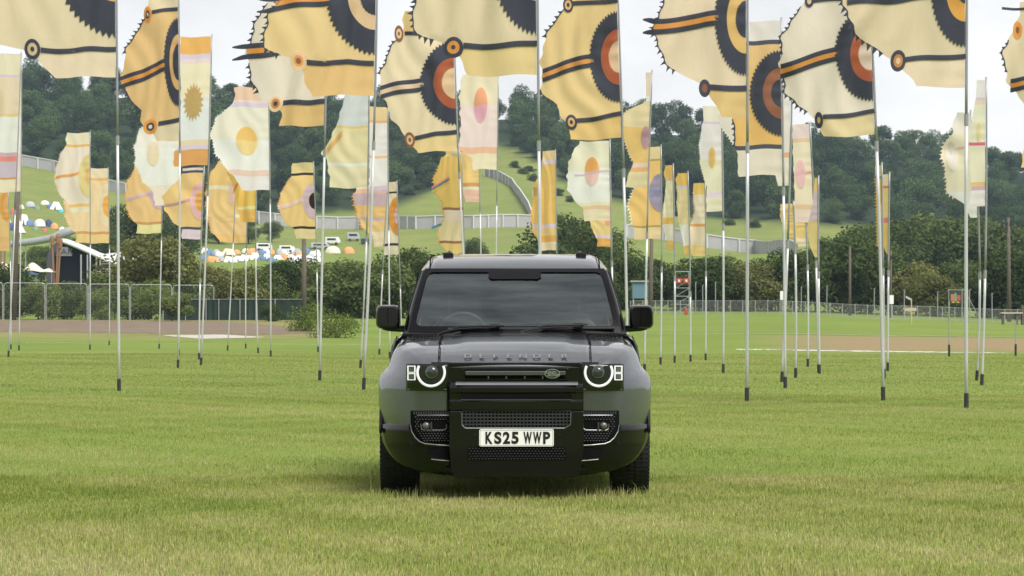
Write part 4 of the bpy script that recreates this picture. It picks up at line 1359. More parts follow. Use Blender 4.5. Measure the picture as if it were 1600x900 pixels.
F("tan flag with gold half disc behind the pink cream flag", (170.6, 539.5), (169, 263), (171, 380), [(119, 381), (121, 368), (104, 346), (101, 320), (112, 290), (140, 276), (141, 264)],
  [(263, 278, CR), (278, 282, (228, 176, 84)), (282, 362, (236, 206, 148)), (362, 366, OC), (366, 380, (240, 200, 116))], [("gear", 322, 18, 34, [(1, (242, 228, 188)), (.5, (250, 190, 50))], 0), ("teeth", 285, 355, 2.5, YE, 4)], yaw=-.1, amp=.07)
F("amber flag with lavender stripe behind the left white flag", (248.6, 545), (255, 242), (252.5, 364), [(213, 368), (214, 352), (200, 336), (195, 312), (198, 284), (210, 262), (216, 244)],
  [(242, 346, (236, 194, 116)), (346, 350, OC), (350, 364, (240, 226, 150))], [("stripe", 240, 300, 196, 312, 5, LA), ("gear", 303, 20, 24, [(1, LA), (.6, PK)], 0), ("teeth", 262, 340, 3, (228, 184, 100), 4)], yaw=.1, droop=.03, amp=.07)
F("white scalloped flag with pale yellow disc between the left yellow flags", (279.3, 556), (281, 172), (281, 322), [(242, 320), (240, 300), (225, 284), (214, 262), (211, 236), (216, 210), (226, 196), (232, 176)],
  [(172, 232, (236, 230, 214)), (232, 290, WH), (290, 322, PK)], [("ell", 240, 239, 10, 20, (240, 226, 190), (232, 224, 184)), ("teeth", 195, 285, 3, WH, 4)], yaw=-.1, amp=.07)
F("yellow flag with pink wheel and black hem stripes under the orange banner", (311, 562), (319, 262), (314.5, 374), [(283, 375), (284, 358), (268, 344), (255, 325), (253, 306), (270, 288), (284, 272), (284, 262)],
  [(262, 266, PI), (266, 270, DK_), (270, 355, (241, 196, 112)), (355, 359, DK_), (359, 374, (216, 204, 210))], [("gear", 314, 19, 30, [(1, (232, 204, 206)), (.55, (236, 196, 80))], 0), ("stripe", 297, 312, 256, 321, 4, MV)], yaw=.1, amp=.06)
F("golden flag with pink streak right of the orange banner", (355.5, 548), (370, 252), (366, 348), [(338, 350), (324, 330), (320, 300), (328, 270), (340, 254)], [(252, 290, (242, 196, 104)), (290, 296, PG), (296, 348, (240, 198, 116))], [("ell", 362, 300, 5, 20, PI), ("teeth", 262, 340, 3, (240, 196, 100), 4)], yaw=.2, amp=.09)
F("tan yellow flag hanging lowest right of the orange banner", (384, 544.5), (389, 262), (385, 380), [(346, 390), (343, 376), (330, 362), (322, 340), (322, 310), (334, 286), (350, 264)], [(262, 335, (240, 198, 112)), (335, 340, PG), (340, 368, (236, 196, 120)), (368, 380, (238, 190, 96))], [("teeth", 275, 365, 3, (236, 190, 100), 4)], yaw=.1, droop=-.04, amp=.09)
F("bright gold flag folded under the white sun disc flag", (403.5, 552), (403, 240), (400, 347), [(376, 349), (372, 330), (366, 310), (362, 290), (352, 268), (360, 246)], [(240, 262, PE), (262, 322, (246, 194, 58)), (322, 327, (226, 224, 140)), (327, 347, (240, 186, 62))], [("stripe", 384, 262, 362, 300, 6, (238, 150, 60))], yaw=.4, amp=.12, lam=.5)
F("white and cream flag with a yellow sun disc on the left", (423, 557.5), (420, 137), (422, 297), [(380, 297), (366, 278), (350, 258), (334, 232), (330, 205), (342, 180), (362, 164), (368, 158), (366, 138)],
  [(137, 157, (240, 198, 160)), (157, 161, PI), (161, 168, LA), (168, 218, (236, 230, 204)), (218, 266, WH), (266, 275, (240, 202, 180)), (275, 297, (234, 228, 230))], [("ell", 386, 220, 16.5, 22, (245, 204, 106), (245, 216, 140)), ("teeth", 170, 262, 3, WH, 4.5)], yaw=-.1, amp=.07)
F("yellow flag with lavender wheel between the left flags and the car", (497, 550), (490, 254), (494, 373), [(462, 375), (460, 358), (446, 346), (436, 330), (434, 318), (442, 294), (454, 276), (456, 258)],
  [(254, 270, (216, 204, 130)), (270, 274, (70, 62, 60)), (274, 354, (242, 200, 112)), (354, 358, (70, 62, 60)), (358, 373, (218, 206, 140))], [("gear", 314, 19, 28, [(1, (208, 202, 216)), (.45, (70, 60, 58))], 0), ("stripe", 474, 312, 434, 325, 6, (228, 220, 220)), ("teeth", 276, 350, 3, YE, 4)], yaw=.1, amp=.07)
F("long pale blue and cream banner with a torn fly left of the car", (563, 575), (577, 118), (575, 293), [(514, 290), (512, 264), (508, 248), (500, 238), (516, 214), (528, 186), (538, 150), (545, 118)],
  [(118, 196, (214, 226, 228)), (196, 200, (244, 206, 120)), (200, 254, (244, 222, 164)), (254, 259, WH), (259, 293, (228, 224, 176))], [("stripe", 534, 208, 508, 236, 10, (244, 200, 120))], yaw=.35, amp=.10)
F("tall white and peach banded banner close left of the car roof", (609, 560), (606, 167), (607, 300), [(577, 300), (577, 230), (576, 168)], [(167, 188, (243, 206, 140)), (188, 192, (240, 176, 120)), (192, 243, (234, 228, 228)), (243, 247, (244, 190, 130)), (247, 290, (236, 230, 232)), (290, 300, (206, 188, 198))], [], yaw=.1, amp=.05)
F("ragged yellow and mauve flag low beside the white peach banner", (592.5, 554.5), (606, 290), (600, 386), [(584, 385), (582, 366), (566, 358), (556, 332), (550, 306), (556, 294)], [(290, 296, WH), (296, 303, (240, 184, 140)), (303, 322, MV), (322, 340, (240, 192, 100)), (340, 345, MV), (345, 362, (240, 198, 112)), (362, 386, (236, 216, 170))], [("teeth", 300, 360, 3.5, GO, 5)], yaw=.3, droop=-.03, amp=.10)
F("narrow cream flag with gold half wheel above the left door mirror", (628, 550), (620, 284), (624, 398), [(600, 400), (597, 384), (602, 350), (601, 310), (604, 286)], [(284, 299, CR), (299, 302, (80, 70, 66)), (302, 380, (236, 224, 186)), (380, 384, (80, 70, 66)), (384, 398, PG)], [("gear", 338, 14, 30, [(1, (243, 176, 50)), (.4, (226, 206, 206))], 0)], yaw=.5, amp=.08, lam=.5)
F("pink and cream banner with an orange lavender oval above the car", (773, 552), (779, 118), (777, 265), [(738, 266), (738, 246), (716, 236), (720, 200), (718, 150), (722, 118)], [(118, 164, (244, 222, 182)), (164, 230, (243, 214, 202)), (230, 240, (242, 184, 140)), (240, 265, (228, 222, 180))], [("ell", 751, 164, 10.5, 28, (244, 180, 130), (226, 186, 194))], yaw=-.1, amp=.06)
F("yellow flag with white disc and pink foot over the car roof", (752, 549), (748, 238), (750, 316), [(728, 314), (722, 300), (700, 282), (690, 262), (696, 242)], [(238, 286, (240, 200, 110)), (286, 292, OC), (292, 297, PG), (297, 316, (238, 190, 160))], [("ell", 714, 246, 8, 14, WH)], yaw=.1, droop=-.03, amp=.09)
F("ragged yellow flag with rainbow tail low over the car roof", (729, 551), (721, 244), (726, 396), [(704, 398), (688, 384), (682, 362), (694, 340), (690, 316), (680, 298), (676, 280), (684, 260), (690, 246)], [(244, 324, (243, 196, 84)), (324, 328, BR), (328, 345, (238, 214, 188)), (345, 376, (226, 216, 160)), (376, 380, BR), (380, 396, (238, 204, 110))],
  [("stripe", 702, 278, 674, 292, 3, (240, 160, 160)), ("stripe", 702, 281, 674, 295, 3, BL), ("stripe", 702, 284, 674, 298, 3, (230, 220, 90)), ("stripe", 690, 350, 674, 355, 4, BL), ("teeth", 255, 380, 3.5, GO, 5)], yaw=.25, droop=.02, amp=.12, lam=.6)
F("narrow yellow flag with lavender stripes behind the car roof", (871, 546), (868, 235), (870, 391), [(844, 394), (842, 378), (832, 360), (830, 330), (836, 302), (834, 288), (846, 270), (848, 240)], [(235, 250, (240, 206, 140)), (250, 256, LA), (256, 350, (243, 192, 82)), (350, 356, LA), (356, 368, (240, 200, 116)), (368, 378, OR_), (378, 391, CR)], [("stripe", 846, 296, 832, 300, 12, (244, 214, 150)), ("teeth", 290, 360, 3, GO, 5)], yaw=.5, amp=.14, lam=.5)
F("white and cream flag with an orange pink oval right of the car roof", (959, 575), (953, 220), (955, 345), [(914, 346), (910, 322), (898, 314), (886, 294), (887, 262), (894, 240), (906, 222)], [(220, 268, (234, 230, 196)), (268, 316, WH), (316, 321, (240, 226, 180)), (321, 327, (242, 196, 150)), (327, 345, (243, 222, 178))], [("ell", 925, 267, 11, 23, (244, 186, 90), (240, 206, 190)), ("stripe", 953, 265, 898, 273, 2.5, LA)], yaw=.1, amp=.07)
F("yellow flag with orange hem hanging below the white oval flag", (957, 550), (955, 300), (955, 386), [(932, 392), (934, 374), (926, 360), (921, 344), (930, 304)], [(300, 368, (243, 206, 120)), (368, 373, LA), (373, 386, (246, 172, 52))], [("ell", 950, 346, 5, 6, CO)], yaw=.2, droop=-.1, amp=.08)
F("tall yellow flag with twisted peach top strip right of the car", (1007, 583), (1019, 113), (1013, 292), [(978, 286), (984, 268), (990, 254), (976, 222), (973, 200), (975, 178), (992, 166), (1010, 160), (1009, 116)], [(113, 150, (240, 214, 184)), (150, 158, WH), (158, 198, (236, 216, 160)), (198, 254, (236, 196, 100)), (254, 261, (243, 208, 186)), (261, 268, (243, 176, 104)), (268, 292, (224, 216, 160))], [("ell", 1009, 214, 7, 18, MV), ("teeth", 170, 250, 3, CR, 5)], yaw=.3, amp=.12)
F("amber flag with blue barred lavender half disc right of the car", (1032, 570), (1033, 229), (1034, 373), [(992, 373), (990, 356), (984, 336), (981, 316), (990, 298), (996, 280), (1000, 250), (1002, 232)], [(229, 248, (222, 206, 140)), (248, 251, (170, 150, 60)), (251, 352, (242, 192, 92)), (352, 355, (170, 150, 60)), (355, 373, (228, 210, 146))],
  [("gear", 301, 18, 30, [(1, PB)], 0), ("stripe", 1032, 298, 1016, 298, 4, BL), ("stripe", 1032, 306, 1016, 306, 4, (90, 140, 190)), ("teeth", 280, 350, 4, WH, 5)], yaw=.1, amp=.07)
F("narrow orange topped flag, first of three twisted strips right of the car", (1054, 567), (1052, 258), (1054, 389), [(1043, 394), (1043, 374), (1037, 358), (1036, 330), (1040, 300), (1041, 282), (1037, 268), (1040, 262)], [(258, 278, (247, 190, 74)), (278, 282, CO), (282, 340, (240, 226, 180)), (340, 350, GO), (350, 376, (232, 226, 200)), (376, 389, (246, 184, 70))], [("stripe", 1050, 300, 1048, 345, 6, GO)], yaw=.7, amp=.14, lam=.35)
F("narrow orange topped flag, second of three twisted strips right of the car", (1079, 565.5), (1075, 270), (1078, 398), [(1070, 398), (1068, 380), (1062, 350), (1058, 320), (1059, 300), (1056, 278), (1060, 274)], [(270, 290, (247, 190, 66)), (290, 294, LA), (294, 350, (244, 214, 150)), (350, 384, (238, 230, 214)), (384, 398, (246, 190, 90))], [], yaw=.7, amp=.14, lam=.35)
F("peach and gold flag, widest of three twisted strips right of the car", (1102.5, 563), (1102, 286), (1103, 400), [(1084, 406), (1080, 388), (1078, 360), (1086, 330), (1084, 310), (1084, 296)], [(286, 304, (247, 196, 76)), (304, 350, (243, 218, 182)), (350, 354, (232, 160, 50)), (354, 384, (243, 216, 176)), (384, 400, (246, 204, 116))], [("teeth", 298, 350, 2.5, PE, 4)], yaw=.5, amp=.12, lam=.5)
F("white and pale green banner with a yellow flame patch", (1130, 583), (1128, 166), (1130, 330), [(1104, 330), (1104, 290), (1096, 262), (1093, 232), (1096, 205), (1099, 190), (1099, 170)], [(166, 190, (228, 228, 202)), (190, 194, LA), (194, 250, (232, 228, 232)), (250, 300, (226, 228, 190)), (300, 308, (222, 210, 220)), (308, 330, (234, 228, 190))], [("ell", 1113, 245, 5, 17, (246, 206, 110)), ("teeth", 205, 280, 2.5, WH, 4)], yaw=.2, amp=.09)
F("white banner with orange mark wrapped behind the golden wheel flag", (1221.5, 597), (1239, 60), (1234, 290), [(1218, 296), (1212, 276), (1206, 250), (1160, 236), (1142, 216), (1126, 196), (1124, 182), (1150, 120), (1190, 70)], [(60, 180, (238, 230, 220)), (180, 238, (238, 226, 210)), (238, 246, (246, 176, 120)), (246, 290, (236, 224, 204))], [("teeth", 184, 236, 3, WH, 5)], yaw=.1, amp=.06)
F("pink headed cream banner with a rose oval on the right", (1279, 583), (1266, 194), (1273, 348), [(1243, 352), (1242, 322), (1240, 260), (1238, 200)], [(194, 216, (240, 212, 204)), (216, 222, (232, 196, 150)), (222, 320, (240, 222, 184)), (320, 327, (230, 196, 140)), (327, 348, (243, 212, 192))], [("ell", 1251, 272, 8, 23, (238, 204, 200)), ("stripe", 1269, 268, 1243, 274, 3, (240, 184, 180))], yaw=.1, amp=.06)
F("yellow flag with black gash low among the right flags", (1243, 590.5), (1240, 318), (1242, 372), [(1232, 366), (1224, 350), (1219, 336), (1220, 322)], [(318, 372, (244, 202, 112))], [], yaw=.3, amp=.1)
F("yellow flag dropping lowest left of the slim amber flag", (1262, 573), (1258, 318), (1261, 386), [(1250, 390), (1244, 374), (1238, 352), (1240, 322)], [(318, 372, (245, 204, 110)), (372, 386, PE)], [], yaw=.3, amp=.1)
F("slim amber flag with lavender streak on the right", (1280.5, 584), (1279, 278), (1279, 402), [(1276, 408), (1266, 384), (1262, 356), (1270, 320), (1273, 282)], [(278, 300, (244, 200, 100)), (300, 345, (212, 196, 206)), (345, 402, (246, 208, 124))], [], yaw=.6, amp=.08, lam=.5)
F("thin furled golden flag, left of the pair in front of the wood", (1381.5, 592), (1378, 258), (1379.5, 385), [(1372, 386), (1371, 340), (1370, 300), (1369, 260)], [(258, 275, (240, 210, 140)), (275, 279, BL), (279, 385, (244, 200, 80))], [("teeth", 270, 384, 2.5, GO, 5)], yaw=1.0, amp=.1, lam=.3)
F("thin furled golden flag, right of the pair in front of the wood", (1387, 580), (1390, 272), (1388.5, 397), [(1386, 398), (1379, 376), (1378, 340), (1380, 300), (1380, 274)], [(272, 290, (240, 216, 170)), (290, 294, (214, 120, 90)), (294, 340, (243, 206, 120)), (340, 348, (222, 120, 120)), (348, 397, (245, 198, 80))], [], yaw=1.0, amp=.1, lam=.3)
F("white headed cream banner with orange and lavender hem at the right", (1534, 602), (1541, 125), (1541, 322), [(1514, 318), (1518, 296), (1516, 270), (1514, 222), (1520, 180), (1524, 158), (1527, 126)], [(125, 152, (234, 230, 236)), (152, 157, LA), (157, 163, (244, 214, 180)), (163, 222, (242, 232, 200)), (222, 227, (214, 90, 130)), (227, 284, (243, 230, 196)), (284, 291, (246, 190, 120)), (291, 297, MV), (297, 322, (234, 228, 236))], [("ell", 1530, 205, 3, 16, (232, 226, 160))], yaw=.15, amp=.08)
F("white scalloped flag with cream centre behind the nearest right pole", (1526, 595), (1517, 176), (1529, 340), [(1518, 345), (1508, 318), (1494, 312), (1480, 300), (1478, 270), (1472, 240), (1476, 224), (1490, 208), (1488, 196), (1496, 180)], [(176, 210, (240, 226, 208)), (210, 300, (243, 226, 190)), (300, 340, (238, 234, 234))], [("ell", 1488, 244, 9, 24, (236, 232, 240)), ("stripe", 1516, 228, 1490, 234, 3, (238, 196, 196)), ("teeth", 210, 310, 4, PK, 6)], yaw=.2, amp=.1)
for a, k in FL:
    Flag(*a, **k)
# ------------------------------------------------------------------ the car
CARX, CARY = 4.5 * 20 / FPX, 20.0
car = empty("off_road_car", (CARX, CARY, 0))
tag(car, "dark metallic grey boxy off-road car facing the camera on the grass", "car")
CX = lambda px, y=0.0: (px - 804.5) * (20 + y) / FPX
CZ = lambda py, y=0.0: HC - (py - HOR) * (20 + y) / FPX

def paint_mat(name, base, metal, rough, coat=1.0):
    m, t, b = new_mat(name)
    b.inputs["Base Color"].default_value = (*base, 1)
    b.inputs["Metallic"].default_value = metal
    b.inputs["Roughness"].default_value = rough
    b.inputs["Coat Weight"].default_value = coat
    b.inputs["Coat Roughness"].default_value = 0.02
    tcn = t.nodes.new("ShaderNodeTexCoord")
    nz = t.nodes.new("ShaderNodeTexNoise"); nz.inputs["Scale"].default_value = 900.0; nz.inputs["Detail"].default_value = 2.0
    t.links.new(tcn.outputs["Object"], nz.inputs["Vector"])
    mr = t.nodes.new("ShaderNodeMapRange")
    mr.inputs[3].default_value = rough * .8; mr.inputs[4].default_value = rough * 1.25
    t.links.new(nz.outputs["Fac"], mr.inputs[0]); t.links.new(mr.outputs[0], b.inputs["Roughness"])
    # specular level, lower where the finish has no clear coat
    b.inputs["Specular IOR Level"].default_value = 0.5 if coat else 0.38
    MATS[name] = m
    return m
PAINT = paint_mat("paint_dark_grey", (0.118, 0.125, 0.138), 0.82, 0.27, 1.0)
GLOSS = paint_mat("gloss_black", (0.004, 0.004, 0.0045), 0.0, 0.05, 0.0)
PLAST = pmat("black_plastic", (0.009, 0.009, 0.010), 0.5, var=.2, scale=30, spec=.25)
FRIT = pmat("screen_frit", (0.005, 0.005, 0.006), 0.2, spec=.13)
MATTE = pmat("underside_black", (0.004, 0.004, 0.004), 0.9, spec=.1)
MESHM = pmat("grille_grey", (0.05, 0.052, 0.055), 0.4, 0.4)
SILV = pmat("satin_silver", (0.55, 0.56, 0.57), 0.3, 0.9)
TRIM = pmat("bright_trim", (0.20, 0.205, 0.21), 0.42, 0.9)
LETT = pmat("badge_letters", (0.38, 0.385, 0.39), 0.25, 0.9)
RUB = pmat("tyre_rubber", (0.018, 0.018, 0.019), 0.75, var=.3, scale=40, bump=.3, spec=.3)
LED = pmat("daylight_led", (0.5, 0.5, 0.5), 0.3, emit=((1.0, 0.99, 0.94), 0.2))
def glass_mat(name, tint, gloss_r=0.02, f0=0.105):
    m, t, b = new_mat(name)
    out = t.nodes["Material Output"]
    t.nodes.remove(b)
    tr = t.nodes.new("ShaderNodeBsdfTransparent"); tr.inputs["Color"].default_value = (*tint, 1)
    gl = t.nodes.new("ShaderNodeBsdfGlossy"); gl.inputs["Roughness"].default_value = gloss_r; gl.inputs["Color"].default_value = (.88, .98, 1.0, 1)
    lw = t.nodes.new("ShaderNodeLayerWeight"); lw.inputs["Blend"].default_value = 0.5
    pw = t.nodes.new("ShaderNodeMath"); pw.operation = 'POWER'; pw.inputs[1].default_value = 4.0
    t.links.new(lw.outputs["Facing"], pw.inputs[0])
    fr = t.nodes.new("ShaderNodeMath"); fr.operation = 'MULTIPLY_ADD'; fr.inputs[1].default_value = 1 - f0; fr.inputs[2].default_value = f0
    t.links.new(pw.outputs[0], fr.inputs[0])
    ms = t.nodes.new("ShaderNodeMixShader")
    tcn = t.nodes.new("ShaderNodeTexCoord"); nz = t.nodes.new("ShaderNodeTexNoise"); nz.inputs["Scale"].default_value = 2.2; nz.inputs["Detail"].default_value = 3
    bp = t.nodes.new("ShaderNodeBump"); bp.inputs["Strength"].default_value = .03; bp.inputs["Distance"].default_value = .05
    t.links.new(tcn.outputs["Object"], nz.inputs["Vector"]); t.links.new(nz.outputs["Fac"], bp.inputs["Height"]); t.links.new(bp.outputs["Normal"], gl.inputs["Normal"])
    t.links.new(fr.outputs[0], ms.inputs[0]); t.links.new(tr.outputs[0], ms.inputs[1]); t.links.new(gl.outputs[0], ms.inputs[2])
    t.links.new(ms.outputs[0], out.inputs["Surface"])
    MATS[name] = m
    return m
GLASS = glass_mat("windscreen_glass", (0.60, 0.64, 0.64))
DGLASS = glass_mat("privacy_glass", (0.06, 0.065, 0.07))
LENS = glass_mat("lamp_glass", (0.94, 0.95, 0.96), f0=.025)

# bonnet profile (depth behind the nose, height) and wing sections
BP = [(.06, .955), (.09, .985), (.12, 1.005), (.16, 1.035), (.22, 1.066), (.35, 1.110), (.6, 1.148), (1.0, 1.176), (1.30, 1.192)]
bpf = lambda y: float(np.interp(y, [p[0] for p in BP], [p[1] for p in BP]))
AMAX = lambda y: .47 + .53 * min(1.0, max(0.0, (y - .06) / .46)) ** (1 / 2.9)
def amaxinv(ax):
    return .06 + .46 * max(0.0, (ax - .47) / .53) ** 2.9
def fy(x, z=0.6):
    """depth of the front face of the body at x"""
    ax = abs(x)
    return amaxinv(ax) if ax > .47 else .06

# bonnet
rows = []
for y in list(np.linspace(.06, .30, 14)) + list(np.linspace(.36, 1.27, 14)):
    r_ = []
    for k in range(33):
        x = -.545 + 1.09 * k / 32
        ax = abs(x)
        bulge = .014 * (1 / (1 + math.exp((ax - .40) * 60))) * min(1, max(0, (y - .2) / .25))
        yy = y - .02 * (1 - (ax / .55) ** 2) * (1 - min(1, y / 1.0))
        r_.append((x, yy, bpf(y) - .008 * (ax / .55) ** 2 + bulge))
    rows.append(r_)
bonnet = MB().grid(rows).build("bonnet", PAINT, car, smooth=True, solid=.02)
for sgn in (-1, 1):
    MB().tube([(sgn * .549, y, bpf(y) - .004) for y in list(np.linspace(.075, .3, 8)) + [.5, .8, 1.1, 1.25]], .0032, 6).build("shut_line", MATTE, bonnet)
# lettering on the bonnet's slanted nose
lm = []
for i, ch in enumerate("DEFENDER"):
    tm = text_mesh("letter", ch, .056, .003, 1.45)
    o = obj("letter", tm, LETT, bonnet)
    xx = CX(731 + (887 - 736) * i / 7.0, .1)
    zz = CZ(558.3, .12)
    yb_ = float(np.interp(zz, [p[1] for p in BP], [p[0] for p in BP])) - .02 * (1 - (xx / .55) ** 2)
    o.location = (xx, yb_ - .009, zz + .007)
    o.rotation_euler = (R(-50), 0, 0)

# wings: front corner, wheel arch and shoulder in one skin
SEC = [(.552, 1.165), (.63, 1.163), (.70, 1.159), (.76, 1.153), (.81, 1.146), (.845, 1.136), (.872, 1.116), (.893, 1.082), (.906, 1.04), (.916, 1.0), (.926, .974), (.947, .946), (.970, .918), (.986, .886), (.996, .85), (1.0, .80), (1.0, .7), (.998, .6), (.992, .52)]
YW, ZW, RW = .90, .385, .475
def zbot(y):
    if abs(y - YW) < RW:
        return max(.52, ZW + math.sqrt(RW ** 2 - (y - YW) ** 2))
    return .52
def wing_pt(y, ax, z):
    top = bpf(y)
    wgt = min(1, max(0, (z - .80) / .3))
    zz = z - (1.176 - top) * wgt * (1.0 if z > .8 else 0)
    am = AMAX(y)
    return (.47 + (ax - .47) * (am - .47) / .53, y, zz)
ylist = [amaxinv(a) for a in np.linspace(.474, .995, 26)] + list(np.linspace(.53, 1.42, 26))
sl = [0.0]
for i in range(1, len(SEC)):
    sl.append(sl[-1] + math.dist(SEC[i], SEC[i - 1]))
def sec_at(t_):
    return (float(np.interp(t_, sl, [p[0] for p in SEC])), float(np.interp(t_, sl, [p[1] for p in SEC])))
zrev = [p[1] for p in SEC][::-1]; srev = sl[::-1]
for sgn in (1, -1):
    rows = []
    for y in ylist:
        zb = zbot(y)
        tmax = float(np.interp(zb, zrev, srev))
        r_ = []
        for k in range(47):
            p = wing_pt(y, *sec_at(tmax * k / 46))
            r_.append((sgn * p[0], p[1], p[2]))
        rows.append(r_)
    wing = MB().grid(rows).build("front_wing", PAINT, car, smooth=True, solid=.015)
    # arch lip
    pts_ = []
    for k in range(25):
        th = R(10 + 160 * k / 24)
        yy = YW - RW * math.cos(th); zz = ZW + RW * math.sin(th)
        pts_.append((sgn * .978, yy, zz))
    MB().tube(pts_, .013, 6).build("arch_lip", PLAST, wing, smooth=True)
    # black tread plate on top of the wing
    rows = []
    for y in np.linspace(.86, 1.14, 8):
        rows.append([(sgn * (.575 + .20 * k / 8), y, wing_pt(y, .575 + .20 * k / 8, float(np.interp(.575 + .20 * k / 8, [p[0] for p in SEC[:9]], [p[1] for p in SEC[:9]])))[2] + .006) for k in range(9)])
    pl = MB().grid(rows).build("tread_plate", PLAST, wing, smooth=True, solid=.006)
    mb = MB()
    for k in range(7):
        x0 = .585 + .027 * k
        mb.box(min(sgn * x0, sgn * (x0 + .014)), max(sgn * x0, sgn * (x0 + .014)), .88, 1.12, bpf(.9) + .002 - .012 * (k / 7) ** 2, bpf(1.0) + .010 - .012 * (k / 7) ** 2)
    mb.build("tread_rib", PLAST, pl)

# body-coloured panel under each lamp, inboard of the wing
for sgn in (-1, 1):
    rows = []
    for z in np.linspace(CZ(609), CZ(566), 4):
        rows.append([(sgn * x, fy(x) + .012, z) for x in np.linspace(.46, .60, 8)])
    MB().grid(rows).build("lamp_backing", GLOSS, car, smooth=True, solid=.02)

# cowl between bonnet and windscreen
MB().add([(-.84, 1.22, 1.165), (.84, 1.22, 1.165), (.83, 1.42, 1.215), (-.83, 1.42, 1.215)], [(0, 1, 2, 3)]).build("cowl", PLAST, car, solid=.02)

# front centre: grille panel
GY = .055
mb = MB().prism(rrect(CX(698), CX(911.5), CZ(601), CZ(566.5), .02), GY, .3)
gp = mb.build("grille_panel", GLOSS, car, bevel=.008)
mb = MB()
mb.prism(rrect(CX(722), CX(889), CZ(595), CZ(575.5), .012), GY - .012, GY + .02)
mb.build("grille_surround", GLOSS, gp, bevel=.005)
MB().prism(rrect(CX(726), CX(885), CZ(592.5), CZ(577.5), .008), GY - .0125, GY).build("grille_opening", MATTE, gp)
MB().prism(rrect(CX(727), CX(884), CZ(586.5), CZ(580), .006), GY - .034, GY - .013).build("grille_bar", PAINT, gp, bevel=.004)
for px in (763, 791, 820, 848):
    MB().box(CX(px) - .004, CX(px) + .004, GY - .022, GY - .013, CZ(592), CZ(587.5)).build("grille_pin", TRIM, gp)
# oval badge
bx_, bz_ = CX(863), CZ(584)
mb = MB()
n = 36
def oval(rx, rz, y0, y1):
    return MB().prism([(bx_ + rx * math.cos(2 * math.pi * k / n), bz_ + rz * math.sin(2 * math.pi * k / n)) for k in range(n)], y0, y1)
bd = oval(.056, .034, GY - .044, GY - .03).build("badge", SILV, gp)
oval(.050, .029, GY - .047, GY - .0445).build("badge_field", pmat("badge_dark", (.02, .03, .025), .3), bd)
for txt, dx, dz in (("LAND-", -.006, .0085), ("-ROVER", .006, -.0105)):
    o = obj("badge_lettering", text_mesh("badge_lettering", txt, .024, .001, 1.05, .0008), SILV, bd)
    o.location = (bx_ + dx, GY - .0485, bz_ + dz)

# lamps
for sgn in (-1, 1):
    HX = lambda px, y=.1: sgn * abs(CX(px, y)) * -1 * (-1)       # px measured on the left lamp, mirrored for the right
    def lp(px, py, off=0.0):
        """point on the lamp face: follows the rounded corner of the body"""
        x = abs(CX(px, .12)); z = CZ(py, .12)
        x = abs(CX(px, fy(x))); z = CZ(py, fy(x))
        return Vector((sgn * x, fy(x) - .012 + off, z))
    def face(poly_rows, off):
        return [[lp(px, py, off) for px, py in r_] for r_ in poly_rows]
    lamp = MB().grid(face([[(px, py) for px in np.linspace(634.5, 700, 16)] for py in (568.5, 575, 582, 590, 600, 610.5)], 0.0)).build("headlamp", GLOSS, car, smooth=True, solid=.05)
    # ring, open at the top
    cxp, cyp, ro, ri = 673.6, 581.8, 23.2, 19.3
    rows = []
    a0 = math.degrees(math.asin((571 - cyp) / ro))
    for k in range(41):
        th = R(a0 + (180 - 2 * a0) * k / 40)      # sweeps below the centre
        rows.append([(cxp + rr * math.cos(th), cyp + rr * math.sin(th)) for rr in (ri, (ri + ro) / 2, ro)])
    g_ = face(rows, -.006)
    for r_ in g_: r_[1].y -= .008
    MB().grid(g_).build("light_ring", LED, lamp, smooth=True, solid=.012)
    # two square lights
    for y0 in (571.3, 583.0):
        x0, x1, y1 = 636.5, 648.6, y0 + 11.0
        fr_ = [[(x0, y0), (x1, y0), (x1, y1), (x0, y1), (x0, y0)], [(x0 + 1.35, y0 + 1.35), (x1 - 1.35, y0 + 1.35), (x1 - 1.35, y1 - 1.35), (x0 + 1.35, y1 - 1.35), (x0 + 1.35, y0 + 1.35)]]
        MB().grid(face(fr_, -.008)).build("square_light", LED, lamp, solid=.012)
        MB().grid(face([[(x0 + 2.4, y0 + 2.4), (x1 - 2.4, y0 + 2.4)], [(x0 + 2.4, y1 - 2.4), (x1 - 2.4, y1 - 2.4)]], -.004)).build("square_lens", pmat("lamp_grey", (.12, .13, .13), .3, .5), lamp)
    # reflector bowl and projector lens
    rows = []
    for k in range(25):
        th = 2 * math.pi * k / 24
        rows.append([(cxp + rr * math.cos(th), max(571.5, cyp + rr * math.sin(th))) for rr in (0.01, 6, 12, ri - .5)])
    MB().grid(face(rows, -.0035)).build("reflector", pmat("lamp_dark", (.03, .031, .033), .25, .6), lamp, smooth=True)
    c = lp(cxp + 1.5, 581.5, .0)
    mb = MB().lathe([(.0, -.032), (.02, -.030), (.036, -.022), (.046, -.008), (.05, 0.0)], 24, 'y')
    mb.build("projector_lens", pmat("lens_grey", (.035, .037, .04), .06, .4, coat=1), lamp, smooth=True, loc=c)
    MB().grid(face([[(637, 607.5), (698, 607.5)], [(637, 609.3), (698, 609.3)]], -.006)).build("lamp_trim", TRIM, lamp)
    MB().grid(face([[(px, py) for px in np.linspace(635.5, 699.4, 12)] for py in (569.5, 580, 595, 609.6)], -.034)).build("lens_cover", LENS, lamp, smooth=True)

# bumper beam in the middle: ledge, slot, legs
mb = MB()
YB = -.03
